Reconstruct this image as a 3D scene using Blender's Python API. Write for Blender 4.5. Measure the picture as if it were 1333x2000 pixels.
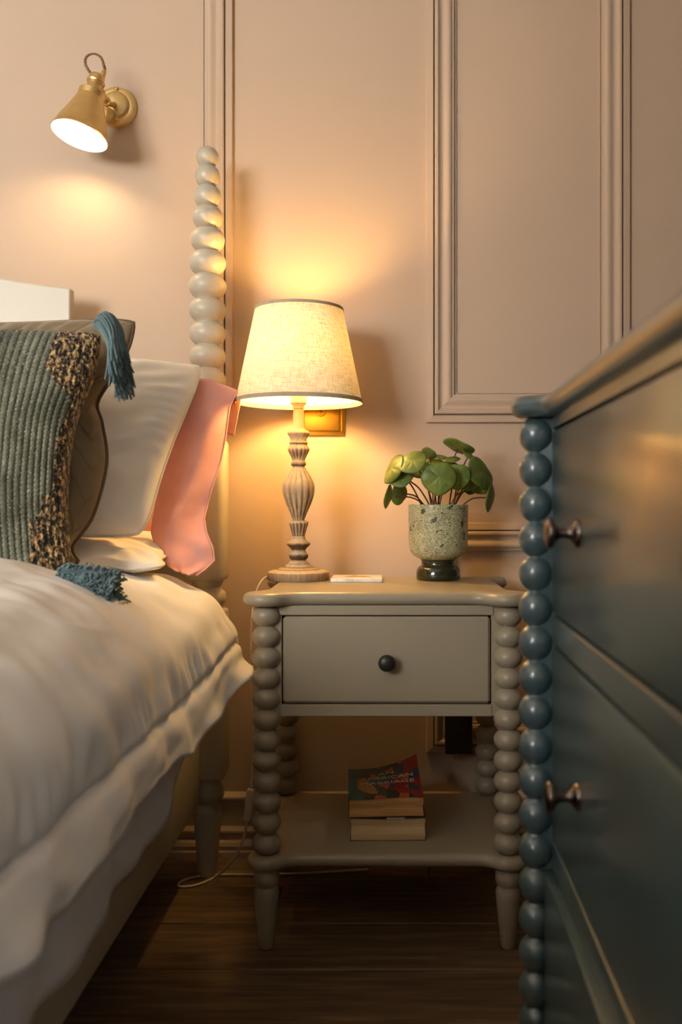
import bpy, bmesh, math, random
import numpy as np
from mathutils import Vector, Matrix, noise

for o in list(bpy.data.objects):
    bpy.data.objects.remove(o)
scene = bpy.context.scene
C = scene.collection
PI = math.pi
random.seed(4)

# ------------------------------------------------------------------ camera
CAMZ, FPX, VX, VY = 0.82, 1800.0, 755.0, 985.0
cam_d = bpy.data.cameras.new('camera')
cam = bpy.data.objects.new('camera', cam_d)
C.objects.link(cam)
cam.location = (0, 0, CAMZ)
cam.rotation_euler = (PI / 2, 0, 0)
cam_d.sensor_fit = 'VERTICAL'
cam_d.sensor_height = 36
cam_d.sensor_width = 24
cam_d.lens = 36 * FPX / 2000
cam_d.shift_x = (666.5 - VX) / 2000
cam_d.shift_y = (VY - 1000) / 2000
cam_d.clip_start = 0.02
cam_d.dof.use_dof = True
cam_d.dof.focus_distance = 1.86
cam_d.dof.aperture_fstop = 3.0
scene.camera = cam

# ------------------------------------------------------------------ light
SKY_STRENGTH = 29.0
LAMP_STRENGTH = 310.0
SCONCE_STRENGTH = 170.0
LAMP_COL = (1.0, 0.61, 0.205)
SCONCE_COL = (1.0, 0.76, 0.44)
scene.view_settings.view_transform = 'Standard'
scene.view_settings.look = 'None'
scene.view_settings.exposure = 0.12
scene.view_settings.gamma = 1.0
scene.view_settings.use_curve_mapping = False
world = bpy.data.worlds.new('sky')
scene.world = world
world.use_nodes = True
bg = world.node_tree.nodes['Background']
bg.inputs['Color'].default_value = (1.0, 0.985, 0.965, 1)
bg.inputs['Strength'].default_value = SKY_STRENGTH

# room extents (metres): camera stands at x=0, y=0
YW = 2.16                       # face of the panelled wall
XR, XL, YF, ZC = 0.725, -3.8, -1.6, 2.6
# unseen windows invented for their daylight, behind the camera and in the right hand wall:
# wall, start and end along the wall, sill and head height
ADDED_WINDOWS = [('front', -3.2, -1.5, 1.1, 2.35), ('right', -1.5, -0.1, 0.85, 2.4)]
for side, wa, wb, wz0, wz1 in ADDED_WINDOWS:
    pl = bpy.data.lights.new('window_portal', 'AREA')
    pl.shape = 'RECTANGLE'
    pl.size = wb - wa
    pl.size_y = wz1 - wz0
    pl.cycles.is_portal = True
    plo = bpy.data.objects.new('window_portal', pl)
    C.objects.link(plo)
    if side == 'front':
        plo.location = ((wa + wb) / 2, YF - 0.1, (wz0 + wz1) / 2)
        plo.rotation_euler = (PI / 2, 0, 0)
    else:
        plo.location = (XR + 0.1, (wa + wb) / 2, (wz0 + wz1) / 2)
        plo.rotation_euler = (PI / 2, 0, PI / 2)


def P(px, py, Y):
    """photo pixel at a known real distance Y -> metres"""
    return Vector(((px - VX) / FPX * Y, Y, CAMZ - (py - VY) / FPX * Y))


# ------------------------------------------------------------------ materials
def lin(c):
    return tuple((v / 12.92 if v <= 0.04045 else ((v + 0.055) / 1.055) ** 2.4) for v in [k / 255 for k in c])


class NT:
    def __init__(s, name):
        s.m = bpy.data.materials.new(name)
        s.m.use_nodes = True
        s.t = s.m.node_tree
        s.n = s.t.nodes
        s.b = s.n['Principled BSDF']
        s.out = s.n['Material Output']

    def add(s, typ, **kw):
        nd = s.n.new(typ)
        for k, v in kw.items():
            if k.startswith('i_'):
                nd.inputs[k[2:].replace('_', ' ')].default_value = v
            else:
                setattr(nd, k, v)
        return nd

    def l(s, a, b):
        s.t.links.new(a, b)

    def coord(s, scale=(1, 1, 1), kind='Object'):
        tc = s.add('ShaderNodeTexCoord')
        mp = s.add('ShaderNodeMapping')
        mp.inputs['Scale'].default_value = scale
        s.l(tc.outputs[kind], mp.inputs['Vector'])
        return mp.outputs['Vector']

    def noise(s, vec, scale, detail=4, rough=0.55):
        nd = s.add('ShaderNodeTexNoise')
        nd.inputs['Scale'].default_value = scale
        nd.inputs['Detail'].default_value = detail
        nd.inputs['Roughness'].default_value = rough
        s.l(vec, nd.inputs['Vector'])
        return nd.outputs['Fac']

    def ramp(s, fac, stops, interp='LINEAR'):
        nd = s.add('ShaderNodeValToRGB')
        cr = nd.color_ramp
        cr.interpolation = interp
        while len(cr.elements) < len(stops):
            cr.elements.new(0.5)
        for e, (p, c) in zip(cr.elements, stops):
            e.position = p
            e.color = (*c, 1) if len(c) == 3 else c
        s.l(fac, nd.inputs['Fac'])
        return nd.outputs['Color']

    def mix(s, fac, a, b, blend='MIX'):
        nd = s.add('ShaderNodeMix', data_type='RGBA', blend_type=blend)
        for sock, v in ((nd.inputs[0], fac), (nd.inputs[6], a), (nd.inputs[7], b)):
            if isinstance(v, (int, float)):
                sock.default_value = v
            elif isinstance(v, tuple):
                sock.default_value = (*v, 1) if len(v) == 3 else v
            else:
                s.l(v, sock)
        return nd.outputs[2]

    def math(s, op, a, b=0.0, c=0.0):
        nd = s.add('ShaderNodeMath', operation=op)
        for sock, v in zip(nd.inputs, (a, b, c)):
            if isinstance(v, (int, float)):
                sock.default_value = v
            else:
                s.l(v, sock)
        return nd.outputs[0]

    def attr(s, name):
        nd = s.add('ShaderNodeAttribute')
        nd.attribute_name = name
        return nd.outputs['Fac']

    def bump(s, h, strength, dist=0.01):
        nd = s.add('ShaderNodeBump')
        nd.inputs['Strength'].default_value = strength
        nd.inputs['Distance'].default_value = dist
        s.l(h, nd.inputs['Height'])
        s.l(nd.outputs['Normal'], s.b.inputs['Normal'])

    def base(s, v):
        if isinstance(v, tuple):
            s.b.inputs['Base Color'].default_value = (*v, 1)
        else:
            s.l(v, s.b.inputs['Base Color'])

    def set(s, **kw):
        for k, v in kw.items():
            s.b.inputs[k.replace('_', ' ')].default_value = v


def simple(name, rgb, rough=0.5, metal=0.0, var=0.06, vscale=8.0, bump=0.0, bscale=200.0, bdist=0.001, spec=0.5, sheen=0.0, coat=0.0):
    k = NT(name)
    c = lin(rgb)
    v = k.coord()
    if var:
        n = k.noise(v, vscale)
        k.base(k.ramp(n, [(0.25, tuple(x * (1 - var) for x in c)), (0.75, tuple(min(1, x * (1 + var)) for x in c))]))
    else:
        k.base(c)
    k.set(Roughness=rough, Metallic=metal, Specular_IOR_Level=spec)
    if sheen:
        k.set(Sheen_Weight=sheen)
    if coat:
        k.set(Coat_Weight=coat, Coat_Roughness=0.15)
    if bump:
        k.bump(k.noise(v, bscale, 3), bump, bdist)
    return k.m


MT = {}
MT['wall'] = simple('wall_paint', (188, 164, 140), 0.62, var=0.015, vscale=3, bump=0.12, bscale=350, bdist=0.0006, spec=0.3)
MT['ceiling'] = simple('ceiling_paint', (226, 218, 204), 0.8, var=0.02)
MT['side_wall'] = simple('taupe_wall_paint', (112, 97, 84), 0.7, var=0.02)  # unseen walls: paint invented darker to cut bounced light
MT['cream_paint'] = simple('stone_grey_paint', (152, 140, 118), 0.36, var=0.03, vscale=5, bump=0.05, bscale=60, spec=0.5)
MT['bed_paint'] = simple('bed_stone_paint', (184, 173, 152), 0.38, var=0.03, vscale=5, bump=0.05, bscale=60)
MT['teal'] = simple('teal_paint', (66, 85, 89), 0.30, var=0.05, vscale=5, bump=0.04, bscale=50, spec=0.9, coat=0.35)
MT['gap'] = simple('dark_gap', (20, 16, 13), 0.9, var=0.1)
MT['brass'] = simple('brushed_brass', (224, 194, 134), 0.40, 1.0, var=0.08, vscale=30, bump=0.05, bscale=300)
MT['plate_brass'] = simple('polished_brass', (226, 176, 70), 0.38, 1.0, var=0.05, vscale=20)
MT['plate_dark'] = simple('brass_lettering', (90, 60, 20), 0.4, 1.0, var=0.05)
MT['flex'] = simple('braided_brown_flex', (128, 98, 68), 0.8, var=0.45, vscale=260)
MT['shade_inside'] = simple('white_enamel', (245, 240, 230), 0.5, var=0.0)
MT['pewter'] = simple('pewter', (120, 108, 100), 0.25, 1.0, var=0.1, vscale=30)
MT['black_knob'] = simple('black_knob', (46, 43, 40), 0.38, 0.3, var=0.1, vscale=40)
MT['cable'] = simple('white_cable', (222, 212, 190), 0.5, var=0.05)
MT['switch'] = simple('white_plastic', (226, 214, 190), 0.4, var=0.04)
MT['adapter'] = simple('dark_metal_box', (52, 46, 40), 0.4, 0.4, var=0.1)
MT['pages_old'] = None
MT['band'] = simple('shade_band', (176, 158, 132), 0.85, var=0.08, vscale=80, bump=0.3, bscale=900)
MT['stem'] = simple('dark_stem', (74, 46, 28), 0.5, var=0.2, vscale=60)
MT['soil'] = simple('soil', (48, 36, 26), 0.95, var=0.4, vscale=120, bump=0.8, bscale=200, bdist=0.004)
MT['mattress'] = simple('mattress_ticking', (226, 220, 210), 0.9, var=0.03)
MT['glazing_bar'] = simple('window_paint', (232, 228, 218), 0.45, var=0.02)


def fabric(name, rgb, weave=1400, var=0.05, rough=0.9, sheen=0.15, strength=0.25, transl=0.0):
    k = NT(name)
    c = lin(rgb)
    v = k.coord()
    n = k.noise(v, 14)
    k.base(k.ramp(n, [(0.3, tuple(x * (1 - var) for x in c)), (0.7, tuple(min(1, x * (1 + var)) for x in c))]))
    k.set(Roughness=rough, Sheen_Weight=sheen, Specular_IOR_Level=0.2)
    k.bump(k.noise(v, weave, 2), strength, 0.0006)
    return k.m


MT['linen_white'] = fabric('white_duvet_cotton', (243, 239, 234), sheen=0.05, var=0.02)
MT['sheet_white'] = fabric('white_sheet_cotton', (228, 225, 226), sheen=0.05, var=0.03)
MT['pillow_white'] = fabric('white_pillow_cotton', (243, 236, 225), sheen=0.05, var=0.02)
MT['pillow_pipe'] = fabric('white_piping', (226, 220, 206), sheen=0.0)
MT['pink'] = fabric('pink_linen', (222, 160, 148), weave=900, strength=0.4, var=0.07)
MT['olive'] = fabric('olive_velvet', (124, 106, 78), rough=0.75, sheen=0.35, var=0.12)
MT['olive_pipe'] = fabric('olive_piping', (92, 72, 48), rough=0.8, sheen=0.3)
MT['tassel'] = fabric('teal_wool', (94, 116, 118), rough=0.95, sheen=0.2, var=0.35)
MT['tassel_dark'] = fabric('dark_teal_wool', (68, 86, 92), rough=0.95, sheen=0.2, var=0.35)

# floor boards
k = NT('dark_oak_boards')
oi = k.add('ShaderNodeObjectInfo')
tc = k.add('ShaderNodeTexCoord')
off = k.add('ShaderNodeVectorMath', operation='SCALE')
comb = k.add('ShaderNodeCombineXYZ')
for i in range(3):
    k.l(oi.outputs['Random'], comb.inputs[i])
k.l(comb.outputs[0], off.inputs[0])
off.inputs['Scale'].default_value = 37.0
addv = k.add('ShaderNodeVectorMath', operation='ADD')
k.l(tc.outputs['Object'], addv.inputs[0])
k.l(off.outputs[0], addv.inputs[1])
mp = k.add('ShaderNodeMapping')
mp.inputs['Scale'].default_value = (2.2, 26, 10)
k.l(addv.outputs[0], mp.inputs['Vector'])
g1 = k.noise(mp.outputs[0], 2.2, 8, 0.65)
mp2 = k.add('ShaderNodeMapping')
mp2.inputs['Scale'].default_value = (1.0, 3.0, 1)
k.l(addv.outputs[0], mp2.inputs['Vector'])
g2 = k.noise(mp2.outputs[0], 3.0, 3)
col = k.ramp(g1, [(0.3, lin((66, 52, 37))), (0.5, lin((116, 93, 67))), (0.72, lin((164, 134, 98)))])
col2 = k.mix(k.math('MULTIPLY', g2, 0.7), col, lin((86, 68, 50)))
tone = k.math('ADD', k.math('MULTIPLY', oi.outputs['Random'], 0.5), 0.75)
hsv = k.add('ShaderNodeHueSaturation')
k.l(tone, hsv.inputs['Value'])
k.l(col2, hsv.inputs['Color'])
k.base(hsv.outputs[0])
k.set(Roughness=0.48, Specular_IOR_Level=0.35)
k.bump(g1, 0.35, 0.002)
MT['board'] = k.m

# lampshade linen: light passes through
k = NT('linen_lampshade')
v = k.coord((1, 1, 1))
vh = k.coord((25, 25, 260))
vv = k.coord((260, 260, 18))
w1, w2 = k.noise(vh, 1.6, 4), k.noise(vv, 1.4, 4)
slub = k.math('ADD', w1, w2)
lc = k.ramp(k.math('MULTIPLY', slub, 0.5), [(0.34, lin((212, 188, 142))), (0.58, lin((248, 234, 200)))])
k.base(lc)
k.set(Roughness=0.9, Specular_IOR_Level=0.1)
tr = k.add('ShaderNodeBsdfTranslucent')
k.l(lc, tr.inputs['Color'])
ms = k.add('ShaderNodeMixShader')
ms.inputs[0].default_value = 0.042
k.l(k.b.outputs[0], ms.inputs[1])
k.l(tr.outputs[0], ms.inputs[2])
k.l(ms.outputs[0], k.out.inputs['Surface'])
k.bump(slub, 0.25, 0.0008)
MT['lampshade'] = k.m

# whitewashed turned wood: "tint" holds rubbed-back brown plus painted shade under rings and in flutes
k = NT('limewashed_wood')
t = k.attr('tint')
v = k.coord((90, 90, 9))
n = k.noise(v, 1.6, 5, 0.7)
f = k.math('ADD', k.math('MULTIPLY', t, 0.92), k.math('MULTIPLY', k.math('SUBTRACT', n, 0.5), 1.0))
k.base(k.ramp(f, [(0.05, lin((206, 184, 146))), (0.4, lin((164, 138, 106))), (0.85, lin((80, 60, 44)))]))
k.set(Roughness=0.72, Specular_IOR_Level=0.25)
k.bump(n, 0.3, 0.001)
MT['limewash'] = k.m

# speckled ceramic
k = NT('speckled_reactive_glaze')
v = k.coord()
d = k.add('ShaderNodeTexNoise')
d.inputs['Scale'].default_value = 45
k.l(v, d.inputs['Vector'])
wv = k.mix(0.03, v, d.outputs['Color'])
vo = k.add('ShaderNodeTexVoronoi', feature='DISTANCE_TO_EDGE')
vo.inputs['Scale'].default_value = 210
k.l(wv, vo.inputs['Vector'])
rg_v = k.add('ShaderNodeTexVoronoi')
rg_v.inputs['Scale'].default_value = 95
k.l(wv, rg_v.inputs['Vector'])
sp = k.add('ShaderNodeTexVoronoi')
sp.inputs['Scale'].default_value = 48
k.l(wv, sp.inputs['Vector'])
n = k.noise(v, 38, 5, 0.7)
ground = k.ramp(n, [(0.3, lin((92, 98, 66))), (0.55, lin((132, 132, 94))), (0.75, lin((164, 160, 120)))])
lines = k.ramp(vo.outputs['Distance'], [(0.0, (0.85, 0.85, 0.85)), (0.14, (0.0, 0.0, 0.0))])
rings = k.ramp(k.math('SINE', k.math('MULTIPLY', rg_v.outputs['Distance'], 17.0)), [(0.6, (0, 0, 0)), (0.95, (0.75, 0.75, 0.75))])
c = k.mix(lines, ground, lin((206, 202, 166)))
c = k.mix(rings, c, lin((198, 194, 158)))
spr = k.add('ShaderNodeSeparateColor')
k.l(sp.outputs['Color'], spr.inputs[0])
pits = k.math('LESS_THAN', sp.outputs['Distance'], k.math('MULTIPLY', spr.outputs[0], 0.30))
k.base(k.mix(k.math('MULTIPLY', pits, 0.85), c, lin((48, 54, 30))))
k.set(Roughness=0.2, Specular_IOR_Level=0.5)
k.bump(n, 0.15, 0.002)
MT['glaze'] = k.m
MT['dark_glaze'] = simple('dark_green_glaze', (34, 38, 22), 0.12, var=0.5, vscale=40, coat=0.4)

# leaf
k = NT('leaf_green')
v = k.coord()
oi = k.add('ShaderNodeObjectInfo')
n = k.noise(v, 40, 4)
c = k.ramp(n, [(0.3, lin((74, 92, 38))), (0.7, lin((122, 138, 64)))])
vein = k.attr('vein')
c = k.mix(k.math('MULTIPLY', vein, 0.32), c, lin((168, 180, 104)))
hs = k.add('ShaderNodeHueSaturation')
k.l(c, hs.inputs['Color'])
k.l(k.math('ADD', k.math('MULTIPLY', oi.outputs['Random'], 0.5), 0.75), hs.inputs['Value'])
k.base(hs.outputs[0])
k.set(Roughness=0.42, Specular_IOR_Level=0.4)
tr = k.add('ShaderNodeBsdfTranslucent')
tr.inputs['Color'].default_value = (*lin((150, 160, 30)), 1)
ms = k.add('ShaderNodeMixShader')
ms.inputs[0].default_value = 0.25
k.l(k.b.outputs[0], ms.inputs[1])
k.l(tr.outputs[0], ms.inputs[2])
k.l(ms.outputs[0], k.out.inputs['Surface'])
MT['leaf'] = k.m

# kilim cushion: sage knit with rubbed black and straw border; pu, pv run 0..1 over its face
k = NT('sage_knit_and_straw')
v = k.coord()
pu, pv, rib = k.attr('pu'), k.attr('pv'), k.attr('rib')
n1, n2, n3 = k.noise(v, 260, 3, 0.7), k.noise(v, 11, 4, 0.6), k.noise(k.coord((170, 170, 90)), 1.0, 4, 0.75)
sage = k.ramp(n2, [(0.35, lin((88, 88, 72))), (0.52, lin((122, 122, 102))), (0.68, lin((160, 158, 136)))])
sage = k.mix(k.ramp(rib, [(0.15, (1, 1, 1)), (0.6, (0, 0, 0))]), sage, lin((44, 48, 36)))
sage = k.mix(k.ramp(n1, [(0.60, (0, 0, 0)), (0.70, (1, 1, 1))]), sage, lin((196, 188, 156)))
straw = k.ramp(n3, [(0.44, lin((30, 25, 22))), (0.51, lin((70, 54, 36))), (0.57, lin((196, 160, 106))), (0.7, lin((214, 184, 136)))])
edge = k.math('ADD', pu, k.math('MULTIPLY', k.math('SUBTRACT', n2, 0.5), 0.16))
n4 = k.noise(v, 34, 3, 0.7)
pvw = k.math('ADD', pv, k.math('MULTIPLY', k.math('SUBTRACT', n4, 0.5), 0.22))
pv_top = k.math('MULTIPLY', k.ramp(pvw, [(0.70, (0, 0, 0)), (0.82, (1, 1, 1))]), 0.13)
pv_bot = k.math('MULTIPLY', k.ramp(pvw, [(0.22, (1, 1, 1)), (0.38, (0, 0, 0))]), 0.11)
lim = k.math('SUBTRACT', k.math('SUBTRACT', 0.955, pv_top), pv_bot)
mask = k.math('GREATER_THAN', edge, lim)
dot = k.math('LESS_THAN', k.math('ADD', k.math('POWER', k.math('MULTIPLY', k.math('SUBTRACT', pu, 0.655), 22.0), 2.0),
                                 k.math('POWER', k.math('MULTIPLY', k.math('SUBTRACT', pv, 0.60), 30.0), 2.0)), k.math('MULTIPLY', n3, 1.2))
c = k.mix(mask, sage, straw)
c = k.mix(dot, c, lin((196, 164, 112)))
k.base(c)
k.set(Roughness=0.95, Sheen_Weight=0.2, Specular_IOR_Level=0.15)
k.bump(k.math('ADD', n1, n3), 0.8, 0.004)
MT['kilim'] = k.m

# paper edges
for nm, a, b in (('pages_old', (176, 128, 78), (206, 160, 104)), ('pages_new', (196, 166, 122), (222, 196, 150))):
    k = NT(nm)
    v = k.coord((4, 4, 900))
    n = k.noise(v, 1.2, 3)
    n2 = k.noise(k.coord((6, 6, 60)), 1.0, 3)
    k.base(k.mix(k.ramp(n2, [(0.4, (0, 0, 0)), (0.7, (1, 1, 1))]), k.ramp(n, [(0.35, lin(a)), (0.6, lin(b))]), lin(a)))
    k.set(Roughness=0.85, Specular_IOR_Level=0.1)
    k.bump(n, 0.5, 0.0008)
    MT[nm] = k.m
# paperback cover art: loose blue, red, orange and green painted shapes
k = NT('painted_book_cover')
v = k.coord()
vo = k.add('ShaderNodeTexVoronoi')
vo.inputs['Scale'].default_value = 26
d = k.add('ShaderNodeTexNoise')
d.inputs['Scale'].default_value = 14
k.l(v, d.inputs['Vector'])
k.l(k.mix(0.06, v, d.outputs['Color']), vo.inputs['Vector'])
sx = k.add('ShaderNodeSeparateXYZ')
k.l(v, sx.inputs[0])
sc = k.add('ShaderNodeSeparateColor')
k.l(vo.outputs['Color'], sc.inputs[0])
f = k.math('ADD', k.math('MULTIPLY', sx.outputs[0], 5.5), k.math('MULTIPLY', sc.outputs[0], 0.42))
f = k.math('ADD', f, 0.30)
k.base(k.ramp(f, [(0.0, lin((30, 104, 128))), (0.22, lin((36, 84, 72))), (0.36, lin((40, 44, 52))), (0.5, lin((190, 88, 56))), (0.62, lin((28, 58, 88))), (0.74, lin((150, 36, 34)))], 'CONSTANT'))
k.set(Roughness=0.35)
MT['cover'] = k.m
MT['cover_back'] = simple('plain_cover', (70, 62, 54), 0.5)
MT['letter'] = simple('cover_lettering', (206, 200, 190), 0.6, var=0.0)

# marble coaster with a printed mountain
k = NT('white_marble')
v = k.coord()
n = k.noise(v, 24, 6, 0.7)
k.base(k.ramp(n, [(0.35, lin((206, 196, 178))), (0.55, lin((236, 228, 212)))]))
k.set(Roughness=0.3)
MT['marble'] = k.m
MT['coaster_print'] = simple('ochre_print', (170, 138, 86), 0.45, var=0.35, vscale=90)


def emit(name, col, strength):
    k = NT(name)
    e = k.add('ShaderNodeEmission')
    e.inputs['Color'].default_value = (*col, 1)
    e.inputs['Strength'].default_value = strength
    k.l(e.outputs[0], k.out.inputs['Surface'])
    return k.m


MT['lamp_bulb'] = emit('lit_table_bulb', LAMP_COL, LAMP_STRENGTH)
MT['sconce_bulb'] = emit('lit_sconce_bulb', SCONCE_COL, SCONCE_STRENGTH)
# window glass
k = NT('window_glass')
tb = k.add('ShaderNodeBsdfTransparent')
gl = k.add('ShaderNodeBsdfGlossy')
gl.inputs['Roughness'].default_value = 0.02
fr = k.add('ShaderNodeFresnel')
ms = k.add('ShaderNodeMixShader')
k.l(fr.outputs[0], ms.inputs[0])
k.l(tb.outputs[0], ms.inputs[1])
k.l(gl.outputs[0], ms.inputs[2])
k.l(ms.outputs[0], k.out.inputs['Surface'])
MT['glass'] = k.m

# ------------------------------------------------------------------ builders
ORG = {}


def reg(o, parent, org):
    C.objects.link(o)
    if parent is not None:
        po = ORG[parent.name]
        o.parent = parent
        o.location = Vector(org) - po
    else:
        o.location = org
    ORG[o.name] = Vector(org)
    return o


def thing(name, loc, label=None, cat=None, group=None, kind=None):
    o = bpy.data.objects.new(name, None)
    o.empty_display_size = 0.05
    reg(o, None, loc)
    return tag(o, label, cat, group, kind)


def tag(o, label=None, cat=None, group=None, kind=None):
    for k_, v_ in (('label', label), ('category', cat), ('group', group), ('kind', kind)):
        if v_:
            o[k_] = v_
    return o


def mk(name, verts, faces, mat, parent=None, smooth=True, attrs=None, org=None, autosmooth=None):
    """one mesh object from world-space vertices"""
    V = np.asarray(verts, dtype=float).reshape(-1, 3)
    if org is None:
        if parent is not None:
            org = ORG[parent.name]
        else:
            org = ((V[:, 0].min() + V[:, 0].max()) / 2, (V[:, 1].min() + V[:, 1].max()) / 2, V[:, 2].min())
    org = Vector(org)
    me = bpy.data.meshes.new(name)
    me.from_pydata((V - np.array(org)).tolist(), [], [list(map(int, f)) for f in faces])
    bm = bmesh.new()
    bm.from_mesh(me)
    if attrs is None:
        bmesh.ops.recalc_face_normals(bm, faces=bm.faces)
    bm.to_mesh(me)
    bm.free()
    if attrs:
        for an, av in attrs.items():
            at = me.attributes.new(an, 'FLOAT', 'POINT')
            at.data.foreach_set('value', np.asarray(av, dtype=np.float32).ravel())
    me.polygons.foreach_set('use_smooth', [bool(smooth)] * len(me.polygons))
    if autosmooth is not None and smooth:
        me.set_sharp_from_angle(angle=math.radians(autosmooth))
    if mat is not None:
        me.materials.append(MT[mat] if isinstance(mat, str) else mat)
    o = bpy.data.objects.new(name, me)
    return reg(o, parent, org)


def place(name, me, parent, loc):
    o = bpy.data.objects.new(name, me)
    return reg(o, parent, loc)


def grid_faces(nu, nv, wrap=False, base=0):
    """nu columns x nv rows of vertices, index = base + j*nu + i"""
    f = []
    for j in range(nv - 1):
        for i in range(nu if wrap else nu - 1):
            a = base + j * nu + i
            b = base + j * nu + (i + 1) % nu
            f.append((a, b, b + nu, a + nu))
    return f


def lathe(prof, n=32, c=(0, 0, 0), cap=True, flute=None, axis=None):
    """prof: (r, z[, ...]); flute(i, angle) multiplies the radius; axis: rotation matrix"""
    V = []
    for i, p in enumerate(prof):
        for k_ in range(n):
            a = 2 * PI * k_ / n
            r = p[0] * (flute(i, a) if flute else 1)
            V.append((r * math.cos(a), r * math.sin(a), p[1]))
    F = grid_faces(n, len(prof), True)
    if cap:
        F.append(tuple(range(n))[::-1])
        F.append(tuple(range((len(prof) - 1) * n, len(prof) * n)))
    V = np.array(V)
    if axis is not None:
        V = V @ np.array(axis.to_3x3()).T
    return V + np.array(c), F


def crom(pts, n=8):
    pts = [Vector(p) for p in pts]
    out = []
    for i in range(len(pts) - 1):
        p0 = pts[max(i - 1, 0)]
        p1, p2 = pts[i], pts[i + 1]
        p3 = pts[min(i + 2, len(pts) - 1)]
        for k_ in range(n):
            t_ = k_ / n
            out.append(0.5 * ((2 * p1) + (p2 - p0) * t_ + (2 * p0 - 5 * p1 + 4 * p2 - p3) * t_ ** 2 + (3 * p1 - p0 - 3 * p2 + p3) * t_ ** 3))
    out.append(pts[-1])
    return out


def tube(pts, r, n=8, closed=False):
    pts = [Vector(p) for p in pts]
    m = len(pts)
    rs = r if isinstance(r, (list, tuple)) else [r] * m
    V = []
    up = Vector((0.13, 0.21, 0.97))
    prev = None
    for i, p in enumerate(pts):
        if closed:
            t_ = pts[(i + 1) % m] - pts[i - 1]
        else:
            t_ = pts[min(i + 1, m - 1)] - pts[max(i - 1, 0)]
        t_.normalize()
        if prev is None:
            a = t_.cross(up)
            if a.length < 0.1:
                a = t_.cross(Vector((1, 0, 0)))
        else:
            a = prev - t_ * prev.dot(t_)
        a.normalize()
        prev = a
        b = t_.cross(a)
        for k_ in range(n):
            an = 2 * PI * k_ / n
            V.append(p + a * (rs[i] * math.cos(an)) + b * (rs[i] * math.sin(an)))
    F = grid_faces(n, m, True)
    if closed:
        for k_ in range(n):
            F.append(((m - 1) * n + k_, (m - 1) * n + (k_ + 1) % n, (k_ + 1) % n, k_))
    else:
        F.append(tuple(range(n))[::-1])
        F.append(tuple(range((m - 1) * n, m * n)))
    return [tuple(v_) for v_ in V], F


def boxg(x0, x1, y0, y1, z0, z1, bev=0.0, seg=2):
    bm = bmesh.new()
    bmesh.ops.create_cube(bm, size=1)
    for v_ in bm.verts:
        v_.co = ((x0 + x1) / 2 + v_.co.x * (x1 - x0), (y0 + y1) / 2 + v_.co.y * (y1 - y0), (z0 + z1) / 2 + v_.co.z * (z1 - z0))
    if bev:
        bmesh.ops.bevel(bm, geom=bm.edges[:], offset=bev, segments=seg, profile=0.5, affect='EDGES')
    bm.verts.index_update()
    V = [tuple(v_.co) for v_ in bm.verts]
    F = [tuple(v_.index for v_ in f_.verts) for f_ in bm.faces]
    bm.free()
    return V, F


def join(*gs):
    V, F = [], []
    for v_, f_ in gs:
        b = len(V)
        V += [tuple(q) for q in v_]
        F += [tuple(i + b for i in q) for q in f_]
    return V, F


def lobed_outline(a0, a1, b0, b1, R=0.043, e=0.008, rho=0.05, seg=7):
    """plan of a top whose corners swell into round lobes over the four legs (leg centres a0..a1, b0..b1)"""
    cx, cy, a, b = (a0 + a1) / 2, (b0 + b1) / 2, (a1 - a0) / 2, (b1 - b0) / 2
    d_ = math.sqrt((R + rho) ** 2 - (e + rho) ** 2)
    th = math.atan2(-d_, e + rho)
    c = []
    fc = (a + e + rho, b - d_)
    for i in range(seg + 1):
        an = PI + (th + PI - PI) * 0 - (PI - (PI + th)) * 0 + (i / seg) * (th)      # from pi towards pi+th
        an = PI + (i / seg) * th
        c.append((fc[0] + rho * math.cos(an), fc[1] + rho * math.sin(an)))
    n2 = 18
    for i in range(1, n2):
        an = th + (PI / 2 - 2 * th) * i / n2
        c.append((a + R * math.cos(an), b + R * math.sin(an)))
    fc2 = (a - d_, b + e + rho)
    for i in range(seg + 1):
        an = (-PI / 2 - th) + (i / seg) * th
        c.append((fc2[0] + rho * math.cos(an), fc2[1] + rho * math.sin(an)))
    out = [(x, y) for x, y in c]
    out += [(-x, y) for x, y in reversed(c)]
    out += [(-x, -y) for x, y in c]
    out += [(x, -y) for x, y in reversed(c)]
    return [(cx + x, cy + y) for x, y in out]


def bullnose(outline, z0, z1, depth=None, steps=8):
    n = len(outline)
    pts = [Vector((x, y)) for x, y in outline]
    nor = []
    for i in range(n):
        t_ = (pts[(i + 1) % n] - pts[i - 1]).normalized()
        nor.append(Vector((t_.y, -t_.x)))
    area = sum(pts[i].x * pts[(i + 1) % n].y - pts[(i + 1) % n].x * pts[i].y for i in range(n))
    sg = 1 if area > 0 else -1
    h = (z1 - z0) / 2
    dp = depth or h
    V = []
    for k_ in range(steps + 1):
        an = -PI / 2 + PI * k_ / steps
        ins = dp * (1 - math.cos(an))
        for p, q in zip(pts, nor):
            r_ = p - q * (sg * ins)
            V.append((r_.x, r_.y, (z0 + z1) / 2 + h * math.sin(an)))
    F = grid_faces(n, steps + 1, True)
    F.append(tuple(range(n))[::-1])
    F.append(tuple(range(steps * n, (steps + 1) * n)))
    return V, F


def bead_profile(zs_r, pitch_fn=None, neck=0.62, n=9):
    """stack of turned beads given as (z_low, z_high, R), from bottom to top"""
    prof = []
    kk = math.sqrt(1 - neck * neck)
    for z0, z1, R in zs_r:
        for i in range(n + 1):
            t_ = -1 + 2 * i / n
            prof.append((R * math.sqrt(max(0, 1 - (t_ * kk) ** 2)), (z0 + z1) / 2 + (z1 - z0) / 2 * t_ * 0.985))
    return prof


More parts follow.
